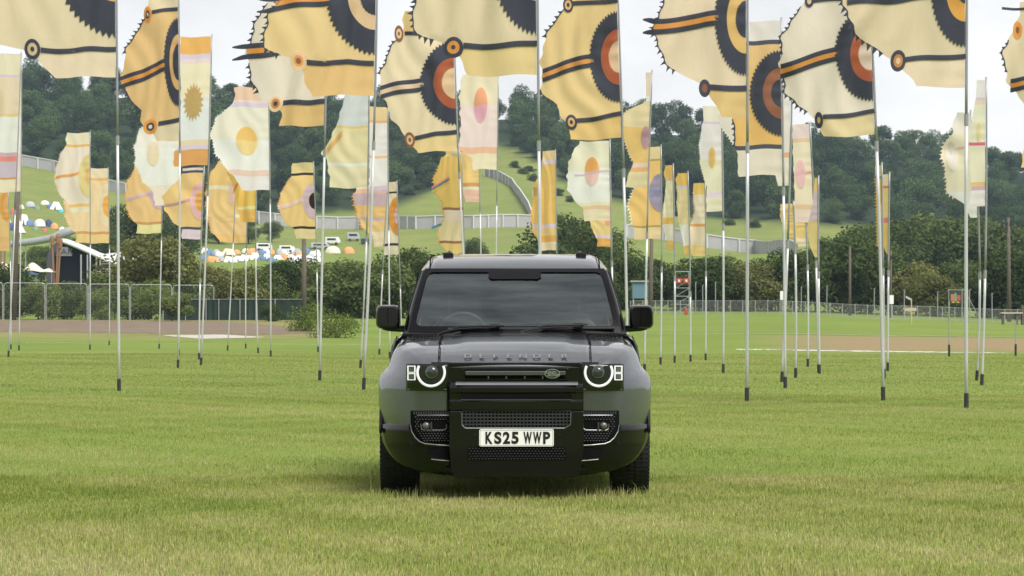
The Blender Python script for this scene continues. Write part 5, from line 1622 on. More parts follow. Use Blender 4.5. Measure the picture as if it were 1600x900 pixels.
# side view profile of the beam swept across x (rounded ledge on top)
prof = [(.20, CZ(598)), (.02, CZ(597)), (-.008, CZ(598.2)), (-.028, CZ(601.5)), (-.035, CZ(606)), (-.035, CZ(613)), (-.02, CZ(614)), (-.02, CZ(625.5)), (-.034, CZ(626.5)), (-.034, CZ(641)), (.1, CZ(642))]
rows = []
xs_ = [CX(702.5) + (CX(911.5) - CX(702.5)) * k / 40 for k in range(41)]
for x in xs_:
    e_ = (abs(x) / .478)
    back = .03 * max(0, e_) ** 8 + .012 * e_ ** 2
    rows.append([(x, y + back, z) for y, z in prof])
beam = MB().grid(rows).build("bumper_beam", GLOSS, car, smooth=False)
beam.modifiers.new("bevel", 'BEVEL').width = .004
MB().prism(rrect(CX(720), CX(893), CZ(624), CZ(614.5), .006), -.024, 0).build("air_slot", MATTE, beam)
MB().bar((CX(720), -.03, CZ(624.6)), (CX(893), -.03, CZ(624.6)), .006, .004).build("slot_trim", TRIM, beam)
# sky highlight of the ledge's upper bevel, put in as a lighter grey strip
rows = []
for x in np.linspace(CX(712), CX(903), 20):
    rows.append([(x, .012 - .0, CZ(597) + .0035), (x, -.016, CZ(598.6) + .003), (x, -.0335, CZ(602) + .0025)])
MB().grid(rows).build("ledge_highlight", pmat("ledge_highlight_grey", (.26, .265, .275), .28, .85), beam, smooth=True)

# lower centre panel with two upright legs
leg_poly = [(CX(702.5), CZ(641.5)), (CX(721), CZ(641.5)), (CX(722), CZ(664)), (CX(727), CZ(668.6)), (CX(882), CZ(668.6)), (CX(891), CZ(664)), (CX(892.5), CZ(641.5)), (CX(911.5), CZ(641.5)), (CX(912), CZ(700)), (CX(907), CZ(735)), (CX(900), CZ(746)), (CX(712), CZ(746)), (CX(705), CZ(735)), (CX(702), CZ(700))]
skid = MB().prism(leg_poly, -.04, .12).build("bumper_centre", GLOSS, car, bevel=.010, seg=3)
MB().prism(rrect(CX(703.5), CX(911), CZ(672), CZ(640), .01), .035, .12).build("mesh_backing", MATTE, skid)
# square mesh
mb = MB()
x0, x1, z0, z1 = CX(722.5), CX(892), CZ(668.5), CZ(642)
nx_, nz_ = 30, 5
for k in range(nx_ + 1):
    x = x0 + (x1 - x0) * k / nx_
    mb.box(x - .0045, x + .0045, -.012, .03, z0, z1)
for k in range(nz_ + 1):
    z = z0 + (z1 - z0) * k / nz_
    mb.box(x0, x1, -.016, .026, z - .0042, z + .0042)
tag(mb.build("square_mesh", MESHM, skid), kind="stuff")
MB().tube([(CX(721.5), -.042, CZ(644)), (CX(722), -.042, CZ(663.5)), (CX(727), -.042, CZ(668.8)), (CX(882), -.042, CZ(668.8)), (CX(891), -.042, CZ(663.5)), (CX(892), -.042, CZ(644))], .004, 6).build("mesh_trim", TRIM, skid)
# lower studded mesh
low = MB().prism(rrect(CX(731), CX(884), CZ(718.5), CZ(697.5), .01), -.043, -.02).build("lower_mesh_back", MATTE, skid)
mb = MB()
for r_ in range(5):
    for k in range(30):
        x = CX(734 + 5.0 * k + (2.5 if r_ % 2 else 0)); z = CZ(700.5 + 4.0 * r_)
        if x > CX(882): continue
        mb.add([(x - .008, -.0435, z), (x, -.0435, z - .006), (x + .008, -.0435, z), (x, -.0435, z + .006), (x, -.053, z)], [(0, 1, 4), (1, 2, 4), (2, 3, 4), (3, 0, 4)])
tag(mb.build("stud_mesh", pmat("stud_dark", (.06, .061, .062), .4, .4), low), kind="stuff")
# number plate
plate = MB().prism(rrect(CX(749), CX(865), CZ(697), CZ(670), .012), -.056, -.045).build("number_plate", pmat("plate_white", (.78, .78, .76), .35, coat=.4, var=.03), skid)
pb = MB()
for (a, b_, c, d_) in ((750.2, 863.8, 671.2, 672.0), (750.2, 863.8, 695.0, 695.8), (750.2, 751, 671.2, 695.8), (863, 863.8, 671.2, 695.8)):
    pb.box(CX(a), CX(b_), -.0575, -.0562, CZ(d_), CZ(c))
pb.build("plate_border", pmat("plate_edge", (.45, .45, .45), .4), plate)
PCH = pmat("plate_black", (.008, .008, .008), .4)
CH = {"K": 0, "S": 0}
xpos = [757.0 + 5.6, 771.0 + 4.6, 784.5 + 4.6, 797.5 + 4.6, 823.5, 838.5, 853.5]
for ch, px in zip("KS25WWP", [764.2, 778.0, 791.4, 804.8, 824.4, 839.4, 854.0]):
    tm = text_mesh("plate_character", ch, .1, .0008, 1.0, .0042)
    co = np.array([v.co for v in tm.vertices])
    w0, h0 = np.ptp(co[:, 0]), np.ptp(co[:, 2])
    wt = (11.2 if ch != "W" else 13.2) * 20 / FPX; ht = 19.0 * 20 / FPX
    tm.transform(Matrix.Translation((-(co[:, 0].max() + co[:, 0].min()) / 2, 0, -(co[:, 2].max() + co[:, 2].min()) / 2)))
    tm.transform(Matrix.Diagonal((wt / w0, 1, ht / h0, 1)))
    o = obj("plate_character", tm, PCH, plate)
    o.location = (CX(px), -.0575, CZ(683.6))
for px in (742, 874):
    MB().lathe([(0, -.004), (.009, -.003), (.011, 0)], 14, 'y').build("parking_sensor", PLAST, skid, loc=(CX(px), -.0405, CZ(679.5)))

# lower bumper corners: gloss black, sweeping back under the wing
def corner_rows(zs_outer, x_in, extra=0.0, nx=22):
    rows = []
    for z, xo in zs_outer:
        r_ = []
        for k in range(nx + 1):
            x = x_in + (xo - x_in) * k / nx
            y = fy(x) + extra + .10 * max(0, (.40 - z) / .22) ** 2
            r_.append((x, y, z))
        rows.append(r_)
    return rows
OUT = [(CZ(664, .3), .985), (CZ(672, .3), .985), (CZ(682, .3), .975), (CZ(692, .3), .962), (CZ(702, .25), .938), (CZ(712, .2), .905), (CZ(722, .15), .86), (CZ(730, .1), .79), (CZ(737, .1), .68), (CZ(743, .1), .52)]
for sgn in (-1, 1):
    rows = corner_rows(OUT, .46)
    rows = [[(sgn * x, y, z) for x, y, z in r_] for r_ in rows]
    bc = MB().grid(rows).build("bumper_corner", GLOSS, car, smooth=True, solid=.03)
    # upper painted-black ledge of the corner (catches the sky)
    rows = []
    for k in range(15):
        x = .76 + .22 * k / 14
        rows.append([(sgn * x, fy(x) + .02, CZ(661, .3)), (sgn * x, fy(x) - .016, CZ(664, .3) + .002 * math.sin(k)), (sgn * x, fy(x) - .022, CZ(670, .3))])
    MB().grid(rows).build("corner_ledge", GLOSS, bc, smooth=True)
    # side vent recess with studs and fog lamp
    def vp(px, py, off):
        x = abs(CX(px)); x = abs(CX(px, fy(x)))
        return Vector((sgn * x, fy(x) + off, CZ(py, fy(x))))
    vpoly = [(641.5, 641.5), (641.5, 662), (645, 676), (652, 686), (662, 692.5), (702, 694.5), (702, 641.5)]
    rows = []
    for py in np.linspace(641.5, 694, 14):
        xl = float(np.interp(py, [p[1] for p in vpoly[:6]], [p[0] for p in vpoly[:6]]))
        rows.append([vp(xl + (703 - xl) * k / 10, py, -.006) for k in range(11)])
    vent = MB().grid(rows).build("side_vent", MATTE, car, smooth=True, solid=.02)
    mb = MB()
    for r_ in range(11):
        py = 651.5 + 3.7 * r_
        for k in range(12):
            px = 649.5 + 4.6 * k + (2.3 if r_ % 2 else 0)
            xl = float(np.interp(py, [p[1] for p in vpoly[:6]], [p[0] for p in vpoly[:6]])) + 6.0
            if px < xl or px > 701 or (656 < px < 699 and 657.5 < py < 673.5): continue
            c = vp(px, py, -.0075)
            x, y, z = c
            mb.add([(x - .0075, y, z), (x, y, z - .006), (x + .0075, y, z), (x, y, z + .006), (x, y - .011, z)], [(0, 1, 4), (1, 2, 4), (2, 3, 4), (3, 0, 4)])
    tag(mb.build("stud_mesh", pmat("stud_grey", (.13, .132, .135), .4, .4), vent), kind="stuff")
    mb = MB()
    for k in range(15):
        a_, b_ = vp(646 + 3.8 * k, 643, -.008), vp(648 + 3.8 * k, 647.5, -.008)
        mb.box(min(a_.x, b_.x), max(a_.x, b_.x), a_.y - .004, a_.y, b_.z, a_.z)
    tag(mb.build("top_mesh", MESHM, vent), kind="stuff")
    MB().tube([vp(p, 648.8, -.014) for p in np.linspace(652, 702, 10)], .004, 6).build("vent_blade", TRIM, vent)
    fp = [(657.5, 659.5), (698, 659.5), (698, 671), (657.5, 671)]
    MB().add([vp(*p, -.010) for p in fp], [(0, 1, 2, 3)]).build("fog_recess", MATTE, vent, solid=.004)
    MB().tube([vp(657.5, 662, -.014), vp(658.5, 670, -.014), vp(662, 672, -.014), vp(693, 672, -.014), vp(697.5, 669.5, -.014), vp(698, 663, -.014)], .0038, 6).build("fog_trim", TRIM, vent)
    MB().lathe([(0, -.02), (.014, -.018), (.024, -.010), (.028, 0)], 20, 'y').build("fog_lamp", pmat("fog_lens", (.13, .135, .14), .15, .5), vent, smooth=True, loc=vp(666, 665.3, -.012))
    MB().box(vp(674, 0, 0).x - .006, vp(674, 0, 0).x + .006, vp(674, 665, -.02).y, vp(674, 665, -.006).y, CZ(671), CZ(660)).build("fog_divider", MESHM, vent)
    MB().tube([vp(641.6, 664, -.013), vp(643.5, 674, -.013), vp(649, 683.5, -.013), vp(656, 690, -.013), vp(664, 693.2, -.013), vp(684, 695.2, -.013), vp(702, 696, -.013)], .0045, 6).build("vent_trim", TRIM, vent)
    # lower pocket and sensor
    sp_ = [(667, 701), (702, 699), (702, 719), (676, 717), (667, 709)]
    pk_ = MB().add([vp(*p, -.012) for p in sp_], [(0, 1, 2, 3, 4)]).build("lower_pocket", MATTE, bc, solid=.006)
    MB().tube([vp(674, 717.5, -.016), vp(688, 719, -.016), vp(702, 720, -.016)], .0035, 6).build("pocket_trim", TRIM, bc)
    MB().lathe([(0, -.004), (.009, -.003), (.011, 0)], 14, 'y').build("parking_sensor", PLAST, bc, loc=vp(643, 693, -.006))
# chin below the bumper
rows = []
for z, yo in ((CZ(735), .06), (CZ(743), .07), (CZ(748), .12), (CZ(747), .4)):
    rows.append([(x, yo + .35 * (abs(x) / .80) ** 4, z + .085 * (abs(x) / .80) ** 3.2) for x in np.linspace(-.80, .80, 33)])
MB().grid(rows).build("chin_spoiler", PLAST, car, smooth=True, solid=.02)
# underside and wheel housings
und = MB().box(-.70, .70, .35, 4.4, .26, .56).build("underbody", MATTE, car, bevel=.03)
for sgn in (-1, 1):
    for yc in (YW, YW + 3.02):
        MB().box(min(sgn * .60, sgn * .93), max(sgn * .60, sgn * .93), yc - .34, yc + .45, .79, .83).box(min(sgn * .58, sgn * .62), max(sgn * .58, sgn * .62), yc - .5, yc + .5, .3, .84).build("wheel_housing", MATTE, und)
MB().box(-.62, .62, .30, .36, .34, .60).build("radiator_block", MATTE, und)

# wheels
def wheel(x, y, sgn):
    e = None
    r, hw = .392, .137
    tread = []
    prof = [(r - .12, -hw * .80), (r - .085, -hw * .98), (r - .04, -hw), (r - .014, -hw * .93), (r - .003, -hw * .80)]
    for k in (-.55, -.2, .2, .55):
        c = k * hw
        prof += [(r, c - .010), (r - .011, c - .007), (r - .011, c + .007), (r, c + .010)]
    prof += [(r - .003, hw * .80), (r - .014, hw * .93), (r - .04, hw), (r - .085, hw * .98), (r - .12, hw * .80)]
    ty = MB().lathe(prof, 72, 'x').build("wheel", RUB, car, smooth=False, loc=(x, y, r - .025))
    mb = MB()
    for k in range(72):      # sipes and shoulder blocks
        th = 2 * math.pi * k / 72
        for c, w2 in ((-.78, .030), (-.375, .020), (.0, .022), (.375, .020), (.78, .030)):
            ph = th + (.02 if int(c * 10) % 2 else 0)
            ca, sa = math.cos(ph), math.sin(ph)
            ra, rb = r - .006, r + .0045 - (.004 if abs(c) > .7 else 0)
            t_ = .0125
            pts_ = []
            for rr in (ra, rb):
                for u, q in ((-t_, -w2), (t_, -w2), (t_, w2), (-t_, w2)):
                    pts_.append((c * hw + q, rr * ca - u * sa, rr * sa + u * ca))
            mb.add(pts_, [(4, 5, 6, 7), (0, 1, 5, 4), (1, 2, 6, 5), (2, 3, 7, 6), (3, 0, 4, 7)])
    tag(mb.build("tread_blocks", RUB, ty), kind="stuff")
    rim = MB().lathe([(r - .115, -hw * .78), (r - .15, -hw * .6), (r - .15, hw * .6), (r - .115, hw * .78)], 48, 'x').build("rim", pmat("rim_black", (.015, .015, .016), .3, .4), ty, smooth=True)
    mb = MB()
    for k in range(5):
        th = 2 * math.pi * k / 5
        for dt in (-.16, .16):
            p0 = (sgn * hw * .55, .05 * math.cos(th), .05 * math.sin(th)); p1 = (sgn * hw * .72, (r - .13) * math.cos(th + dt), (r - .13) * math.sin(th + dt))
            mb.bar(p0, p1, .045, .035)
    mb.lathe([(0, sgn * hw * .62), (.06, sgn * hw * .6), (.07, sgn * hw * .4)], 20, 'x')
    mb.build("spokes", pmat("rim_black", (.015, .015, .016), .3, .4), ty)
XW = CX(622.5, .5)
for y in (YW, YW + 3.02):
    wheel(XW, y, -1)
    wheel(-XW, y, 1)

# sides, doors, cabin
SIDE = [(.845, 1.195), (.875, 1.188), (.905, 1.165), (.93, 1.12), (.948, 1.04), (.957, .94), (.962, .8), (.962, .6), (.945, .44), (.88, .36)]
ysd = [1.42, 1.6, 2.0, 2.4, 2.8, 3.2, 3.36, 3.44, 3.5, 3.6, 3.7, 3.8, 3.92, 4.04, 4.14, 4.24, 4.34, 4.40, 4.48, 4.6, 4.68]
for sgn in (-1, 1):
    rows = []
    for y in ysd:
        yc = YW + 3.02
        zb = .36
        if abs(y - yc) < RW: zb = max(.36, ZW + math.sqrt(RW ** 2 - (y - yc) ** 2))
        fl = 1 + .03 * max(0, 1 - abs(y - yc) / .7)
        r_ = []
        zz = np.linspace(1.195, zb, 15)
        for z in zz:
            x = float(np.interp(z, [p[1] for p in SIDE][::-1], [p[0] for p in SIDE][::-1]))
            r_.append((sgn * (x * (fl if z < 1.1 else 1)), y, z))
        rows.append(r_)
    side = MB().grid(rows).build("body_side", PAINT, car, smooth=True, solid=.02)
    for ya, yb_ in ((1.46, 2.42), (2.45, 3.36)):
        # shut lines and handles
        for yy in (ya, yb_):
            MB().tube([(sgn * (float(np.interp(z, [p[1] for p in SIDE][::-1], [p[0] for p in SIDE][::-1])) + .001), yy, z) for z in np.linspace(1.17, .42, 10)], .004, 4).build("shut_line", MATTE, side)
        MB().box(min(sgn * .95, sgn * .985), max(sgn * .95, sgn * .985), yb_ - .24, yb_ - .06, 1.0, 1.03).build("door_handle", PLAST, side, bevel=.006)
    MB().box(min(sgn * .84, sgn * .97), max(sgn * .84, sgn * .97), 1.4, 3.4, .30, .37).build("sill", PLAST, side, bevel=.02)
    # front quarter vent panel behind the arch
    MB().box(min(sgn * .95, sgn * .968), max(sgn * .95, sgn * .968), 1.34, 1.44, .78, .95).build("side_vent_panel", PLAST, side, bevel=.006)
    # side windows
    lo_, hi_ = [(sgn * .848, y, 1.20) for y in (1.50, 2.40, 2.48, 3.36, 3.44, 4.5)], [(sgn * .742, y, 1.66) for y in (1.98, 2.40, 2.48, 3.36, 3.44, 4.42)]
    for a in (0, 2, 4):
        MB().add([lo_[a], lo_[a + 1], hi_[a + 1], hi_[a]], [(0, 1, 2, 3)]).build("side_window", GLASS if a == 0 else DGLASS, side)
    for a in (1, 3):
        MB().add([lo_[a], lo_[a + 1], hi_[a + 1], hi_[a]], [(0, 1, 2, 3)]).build("pillar", GLOSS, side, solid=.03)
    MB().add([(sgn * .848, 4.5, 1.19), (sgn * .848, 4.68, 1.19), (sgn * .742, 4.55, 1.67), (sgn * .742, 4.42, 1.67)], [(0, 1, 2, 3)]).build("rear_pillar", PAINT, side, solid=.03)
    MB().add([(sgn * .846, 1.44, 1.195), (sgn * .846, 1.52, 1.195), (sgn * .742, 2.0, 1.67), (sgn * .742, 1.86, 1.67)], [(0, 1, 2, 3)]).build("window_frame", GLOSS, side, solid=.03)
# rear face
MB().add([(-.93, 4.68, .36), (.93, 4.68, .36), (.93, 4.68, 1.12), (.845, 4.68, 1.19), (.742, 4.56, 1.70), (.5, 4.56, 1.79), (-.5, 4.56, 1.79), (-.742, 4.56, 1.70), (-.845, 4.68, 1.19), (-.93, 4.68, 1.12)], [tuple(range(10))]).build("tail_panel", PAINT, car, solid=.04)

# A pillars
for sgn in (-1, 1):
    b0, b1 = Vector((.845, 1.30, 1.165)), Vector((.800, 1.26, 1.185))
    t0, t1 = Vector((.722, 1.80, 1.672)), Vector((.690, 1.755, 1.682))
    rows = []
    for k in range(9):
        f = k / 8
        o_, i_ = b0.lerp(t0, f), b1.lerp(t1, f)
        o_.x += .012 * math.sin(math.pi * f); i_.x += .008 * math.sin(math.pi * f)
        m_ = (o_ + i_) / 2 + Vector((.006, -.014, 0))
        rows.append([(sgn * p.x, p.y, p.z) for p in (o_ + Vector((.006, .10, 0)), o_, m_, i_, i_ + Vector((-.005, .03, 0)))])
    MB().grid(rows).build("front_pillar", GLOSS, car, smooth=True)
    # bright drip line
    MB().tube([(sgn * (b0.lerp(t0, k / 8).x + .012 * math.sin(math.pi * k / 8) + .004), b0.lerp(t0, k / 8).y + .012, b0.lerp(t0, k / 8).z) for k in range(9)], .006, 5).build("pillar_seal", PLAST, car)

# windscreen with black border
def wsp(u, v, off=0.0):
    """u -1..1 across, v 0..1 up the glass"""
    hw = .806 + (.694 - .806) * v
    x = u * hw
    y = 1.265 + (1.755 - 1.265) * v + .05 * u * u * (1 - .4 * v) - .045
    z = 1.195 + (1.684 - 1.195) * v
    return Vector((x, y, z)) + Vector((0, -.72, .69)) * (off + .030 * 4 * v * (1 - v))
ws = MB().grid([[wsp(u, v) for u in np.linspace(-1, 1, 25)] for v in np.linspace(0, 1, 13)]).build("windscreen", GLASS, car, smooth=True)
ui = lambda v: .955
def border(name, us, vs2):
    MB().grid([[wsp(u, v, .009) for u in us] for v in vs2]).build(name, FRIT, ws, smooth=True)
border("screen_border_top", np.linspace(-1, 1, 25), np.linspace(.93, 1.0, 3))
border("screen_border_foot", np.linspace(-1, 1, 25), np.linspace(-.02, .075, 3))
border("screen_border_side", np.linspace(-1, -.955, 3), np.linspace(.075, .93, 9))
border("screen_border_side", np.linspace(.955, 1, 3), np.linspace(.075, .93, 9))
# rounded inner corners
for su in (-1, 1):
    for vc, sv in ((.93, -1), (.075, 1)):
        cu, cv = su * .955, vc
        ru, rv = .07, .11
        arc = [wsp(cu - su * ru * (1 - math.sin(R(a))), cv + sv * rv * (1 - math.cos(R(a))), .009) for a in np.linspace(0, 90, 9)]
        MB().add([wsp(cu, cv, .009)] + arc, [(0, i, i + 1) for i in range(1, 9)]).build("screen_corner", FRIT, ws)
sens = [(-.29, .935), (.29, .935), (.285, .84), (.25, .80), (-.25, .80), (-.285, .84)]
MB().add([wsp(u, v, .010) for u, v in sens], [tuple(range(6))]).build("sensor_patch", FRIT, ws)
MB().prism([(wsp(u, v).x, wsp(u, v).z) for u, v in sens], 1.76, 1.9).build("sensor_housing", MATTE, ws)
# wipers
for (pts_) in ([(679, 525), (700, 517), (722, 513.5), (775, 511)], [(814, 519), (835, 514), (858, 512), (906, 509.5)]):
    P_ = [Vector((CX(px, 1.2), 1.205, CZ(py, 1.2))) for px, py in pts_]
    wp = MB().tube(P_, [.013, .011, .010, .007], 6).build("wiper_arm", PLAST, car)
    MB().tube([P_[1] + Vector((.03, .0, .012)), P_[2] + Vector((.0, .0, .016)), P_[3] + Vector((.06 if px < 800 else .05, .0, .012))], [.009, .012, .008], 6).build("wiper_blade", PLAST, wp)
    MB().box(P_[3].x - .045, P_[3].x + .03, 1.20, 1.235, P_[3].z - .004, P_[3].z + .024).build("washer_jet", PLAST, wp, bevel=.006)
    MB().tube([P_[0] + Vector((.02, .0, -.0)), P_[0] + Vector((.14, .0, .012)), P_[0] + Vector((.2, .01, .03))], .010, 6).build("wiper_link", PLAST, wp)
MB().tube([(CX(700, 1.3), 1.235, CZ(514, 1.2)), (CX(960, 1.3), 1.25, CZ(513.2, 1.2))], .012, 6).build("scuttle_edge", PLAST, car)

# roof
RP = [(1.735, 1.682), (1.76, 1.70), (1.82, 1.735), (1.95, 1.775), (2.15, 1.805), (2.5, 1.822), (3.2, 1.83), (4.0, 1.822), (4.5, 1.80), (4.62, 1.76)]
rows = []
for y, z in RP:
    r_ = []
    for u in np.linspace(-1, 1, 33):
        au = abs(u)
        drop = .10 * max(0, (au - .80) / .20) ** 2.2 + .012 * au ** 2
        yy = y + .05 * u * u * (1 if y < 2.2 else 0)
        r_.append((u * .735, yy, z - drop * min(1, .3 + (y - 1.735) / .3)))
    rows.append(r_)
roof = MB().grid(rows).build("roof", PAINT, car, smooth=True, solid=.03)
# dark seam panels running back from the front edge
for sgn in (-1, 1):
    MB().tube([(sgn * .66, y + .045, z + .003 - .012) for y, z in RP[1:9]], .006, 5).build("roof_seam", MATTE, roof)
    fx_ = CX(701, 2.2) if sgn < 0 else -CX(701, 2.2)
    MB().prism(rrect(fx_ - .04, fx_ + .04, 1.785, 1.822, .012), 2.1, 2.3).build("rail_foot", PLAST, roof, bevel=.006)
    MB().tube([(fx_, 2.25, 1.815), (fx_, 2.5, 1.835), (fx_, 4.2, 1.84), (fx_, 4.4, 1.82)], .014, 6).build("roof_rail", PLAST, roof)
MB().prism([(CX(794, 4), 1.82), (CX(797, 4), 1.885), (CX(800, 4), 1.885), (CX(803, 4), 1.82)], 4.2, 4.4).build("roof_aerial", PLAST, roof)
# pano glass top
# door mirrors
for sgn in (-1, 1):
    def MP(px, py, y=1.5): return (sgn * abs(CX(px, y)), y, CZ(py, y))
    x0, x1 = abs(CX(626.5, 1.5)), abs(CX(588, 1.5))
    poly = rrect(x0, x1, CZ(514, 1.5), CZ(476.5, 1.5), .045, 6)
    mb = MB()
    rows = []
    for y, k in ((1.36, .80), (1.375, .90), (1.41, .97), (1.47, 1.0), (1.56, .98), (1.58, .95)):
        cx0, cz0 = (x0 + x1) / 2, (CZ(514, 1.5) + CZ(476.5, 1.5)) / 2
        rows.append([(sgn * (cx0 + (x - cx0) * k), y, cz0 + (z - cz0) * k) for x, z in poly + poly[:1]])
    mb.grid(rows)
    mb.add(rows[0][:-1], [tuple(range(len(poly)))])
    mir = mb.build("door_mirror", GLOSS, car, smooth=True)
    mir.modifiers.new("edge", 'EDGE_SPLIT').split_angle = R(40)
    MB().add([(x, 1.585, z) for x, _, z in rows[-1][:-1]], [tuple(range(len(poly)))]).build("mirror_glass", pmat("mirror_silver", (.6, .62, .63), .04, 1.0), mir)
    a0, a1 = abs(CX(606, 1.5)), abs(CX(636, 1.5))
    MB().prism([(sgn * p, q) for p, q in ((x1 - .04, CZ(510, 1.5)), (.84, CZ(508, 1.5)), (.84, CZ(519, 1.5)), (x1 - .10, CZ(517.5, 1.5)), (x1 - .05, CZ(515, 1.5)))], 1.42, 1.54).build("mirror_arm", GLOSS, mir, bevel=.008)
    MB().box(min(sgn * (x0 + .09), sgn * (x0 + .094)), max(sgn * (x0 + .09), sgn * (x0 + .094)), 1.352, 1.40, CZ(506, 1.5), CZ(480, 1.5)).build("mirror_seam", MATTE, mir)

# cabin inside: dash, wheel, seats
cab = MB().box(-.78, .78, 1.30, 1.72, .75, 1.17).build("dashboard", MATTE, car, bevel=.04)
MB().box(-.2, .16, 1.46, 1.50, 1.16, 1.27).build("centre_screen", pmat("screen_black", (.01, .01, .012), .2), cab, bevel=.005)
sw = MB()
pts_ = [( -.40 + .185 * math.cos(2 * math.pi * k / 28), 1.80 - .06 * math.sin(2 * math.pi * k / 28), 1.17 + .17 * math.sin(2 * math.pi * k / 28)) for k in range(29)]
sw.tube(pts_, .017, 8, False)
sw.bar((-.57, 1.8, 1.17), (-.23, 1.8, 1.17), .05, .03)
sw.bar((-.40, 1.8, 1.17), (-.40, 1.85, 1.02), .05, .03)
sw.build("steering_wheel", pmat("dark_leather", (.07, .07, .073), .5), cab, smooth=True)
seat_m = pmat("seat_leather", (.085, .085, .088), .6)
for sx in (-.40, .40):
    mb = MB().prism(rrect(sx - .25, sx + .25, .75, 1.30, .08), 2.35, 2.5)
    st = mb.build("front_seat", seat_m, car, bevel=.03)
    MB().prism(rrect(sx - .13, sx + .13, 1.33, 1.52, .05), 2.40, 2.49).build("headrest", seat_m, st, bevel=.02)
MB().prism(rrect(-.65, .65, .75, 1.35, .08), 3.3, 3.45).build("rear_seat", seat_m, car, bevel=.03)
MB().box(-.84, .84, 1.3, 4.6, .56, .60).build("cabin_floor", MATTE, car)
mirb = MB().prism(rrect(-.12, .12, 1.545, 1.60, .02), 1.80, 1.83).build("inside_mirror", MATTE, ws)
# ------------------------------------------------------------------ grass blades
def grass(name, y0, y1, dens, hmin, hmax, wid, margin, seed, label, two=True, half=0.192):
    g = np.random.default_rng(seed)
    area_w0, area_w1 = half * y0 + margin, half * y1 + margin
    n = int(dens * (area_w0 + area_w1) * (y1 - y0))
    u = g.random(n)
    # distance distributed with the widening strip
    a, b_ = area_w0, area_w1
    Y = y0 + (np.sqrt(a * a + u * (b_ * b_ - a * a)) - a) / (b_ - a) * (y1 - y0)
    X = (g.random(n) * 2 - 1) * (half * Y + margin)
    # tufting: pull blades toward random clump centres
    cl = 0.10
    cxn = np.round(X / cl + g.normal(0, .35, n)) * cl; cyn = np.round(Y / cl + g.normal(0, .35, n)) * cl
    k = g.random(n) * .45
    X = X + (cxn - X) * k; Y = Y + (cyn - Y) * k
    # patchiness of height and dryness
    def pn(x, y, f, s):
        return (np.sin(x * f + s) * np.sin(y * f * .83 + s * 1.7) + np.sin(x * f * 2.1 + y * f * 1.3 + s * 2.9) * .6 + np.sin(x * f * 4.3 - y * f * 3.7 + s) * .4) / 2.0 * .5 + .5
    hp = pn(X, Y, 1.1, 1.0)
    inst = (np.abs(X - CARX) < .62) | (np.abs(X - CARX) > 1.02) | (Y < 20.42) | (Y > 21.4)     # no blades inside the tyres
    H = (hmin + (hmax - hmin) * g.random(n) ** 1.6) * (.65 + .7 * hp)
    tall = g.random(n) < .02
    H = np.where(tall, H * 1.8, H)
    X, Y, H, hp = X[inst], Y[inst], H[inst], hp[inst]
    n = len(X)
    th = g.random(n) * 6.283
    lean = g.normal(0, .42, n) * H
    la = g.random(n) * 6.283
    W = wid * g.uniform(.6, 1.4, n) * .5
    cx_, sx_ = np.cos(th) * W, np.sin(th) * W * .6
    Z = np.zeros(n)
    B0 = np.stack([X - cx_, Y - sx_, Z - .01], -1); B1 = np.stack([X + cx_, Y + sx_, Z - .01], -1)
    T = np.stack([X + np.cos(la) * lean, Y + np.sin(la) * lean, H * np.sqrt(np.clip(1 - (lean / H) ** 2 * .6, .2, 1))], -1)
    if two:
        mx_ = np.stack([X + np.cos(la) * lean * .3, Y + np.sin(la) * lean * .3, H * .55], -1)
        off = np.stack([cx_ * .8, sx_ * .8, Z], -1)
        V_ = np.stack([B0, B1, mx_ + off, mx_ - off, T], 1).reshape(-1, 3)
        idx = np.arange(n)[:, None] * 5
        tri = np.concatenate([idx + np.array([[0, 1, 2]]), idx + np.array([[0, 2, 3]]), idx + np.array([[3, 2, 4]])], 1).reshape(-1, 3)
        per = 5
    else:
        V_ = np.stack([B0, B1, T], 1).reshape(-1, 3)
        tri = np.arange(n * 3).reshape(-1, 3)
        per = 3
    me = mesh_np(name, V_, tri, 3)
    # colour of each blade: 0 fresh green .. 1 straw
    near = np.clip((19.5 - Y) / 6, 0, 1)
    dry = pn(X, Y, .62, 4.0) * .50 + pn(X, Y, 2.3, 9.0) * .45 + g.random(n) * .5 - .45 + near * .24
    dead = g.random(n) < (.035 + .06 * near)
    dry = np.clip(np.where(dead, dry + .5, dry), 0, 1)
    A = me.attributes.new("dry", 'FLOAT', 'POINT'); A.data.foreach_set("value", np.repeat(dry, per).astype(np.float32))
    Bt = me.attributes.new("shade", 'FLOAT', 'POINT'); Bt.data.foreach_set("value", np.repeat(g.random(n), per).astype(np.float32))
    o = obj(name, me, GM)
    tag(o, label, "grass", kind="stuff")
    return n

GM, t, b = new_mat("grass_blade")
out = t.nodes["Material Output"]; t.nodes.remove(b)
a1 = N(t, "ShaderNodeAttribute", attribute_name="dry")
a2 = N(t, "ShaderNodeAttribute", attribute_name="shade")
geo = N(t, "ShaderNodeNewGeometry")
big = noise(t, 0.35, 4)
rmp = N(t, "ShaderNodeValToRGB")
el = rmp.color_ramp.elements
el[0].position = 0.0; el[0].color = (0.185, 0.245, 0.049, 1)
el[1].position = 1.0; el[1].color = (0.56, 0.48, 0.27, 1)
q = el.new(.35); q.color = (0.345, 0.378, 0.104, 1)
q = el.new(.62); q.color = (0.46, 0.43, 0.19, 1)
t.links.new(a1.outputs["Fac"], rmp.inputs["Fac"])
hs = N(t, "ShaderNodeHueSaturation")
mr = N(t, "ShaderNodeMapRange"); mr.inputs[3].default_value = .72; mr.inputs[4].default_value = 1.3
t.links.new(a2.outputs["Fac"], mr.inputs[0])
vn = noise(t, 1.3, 5, .6)
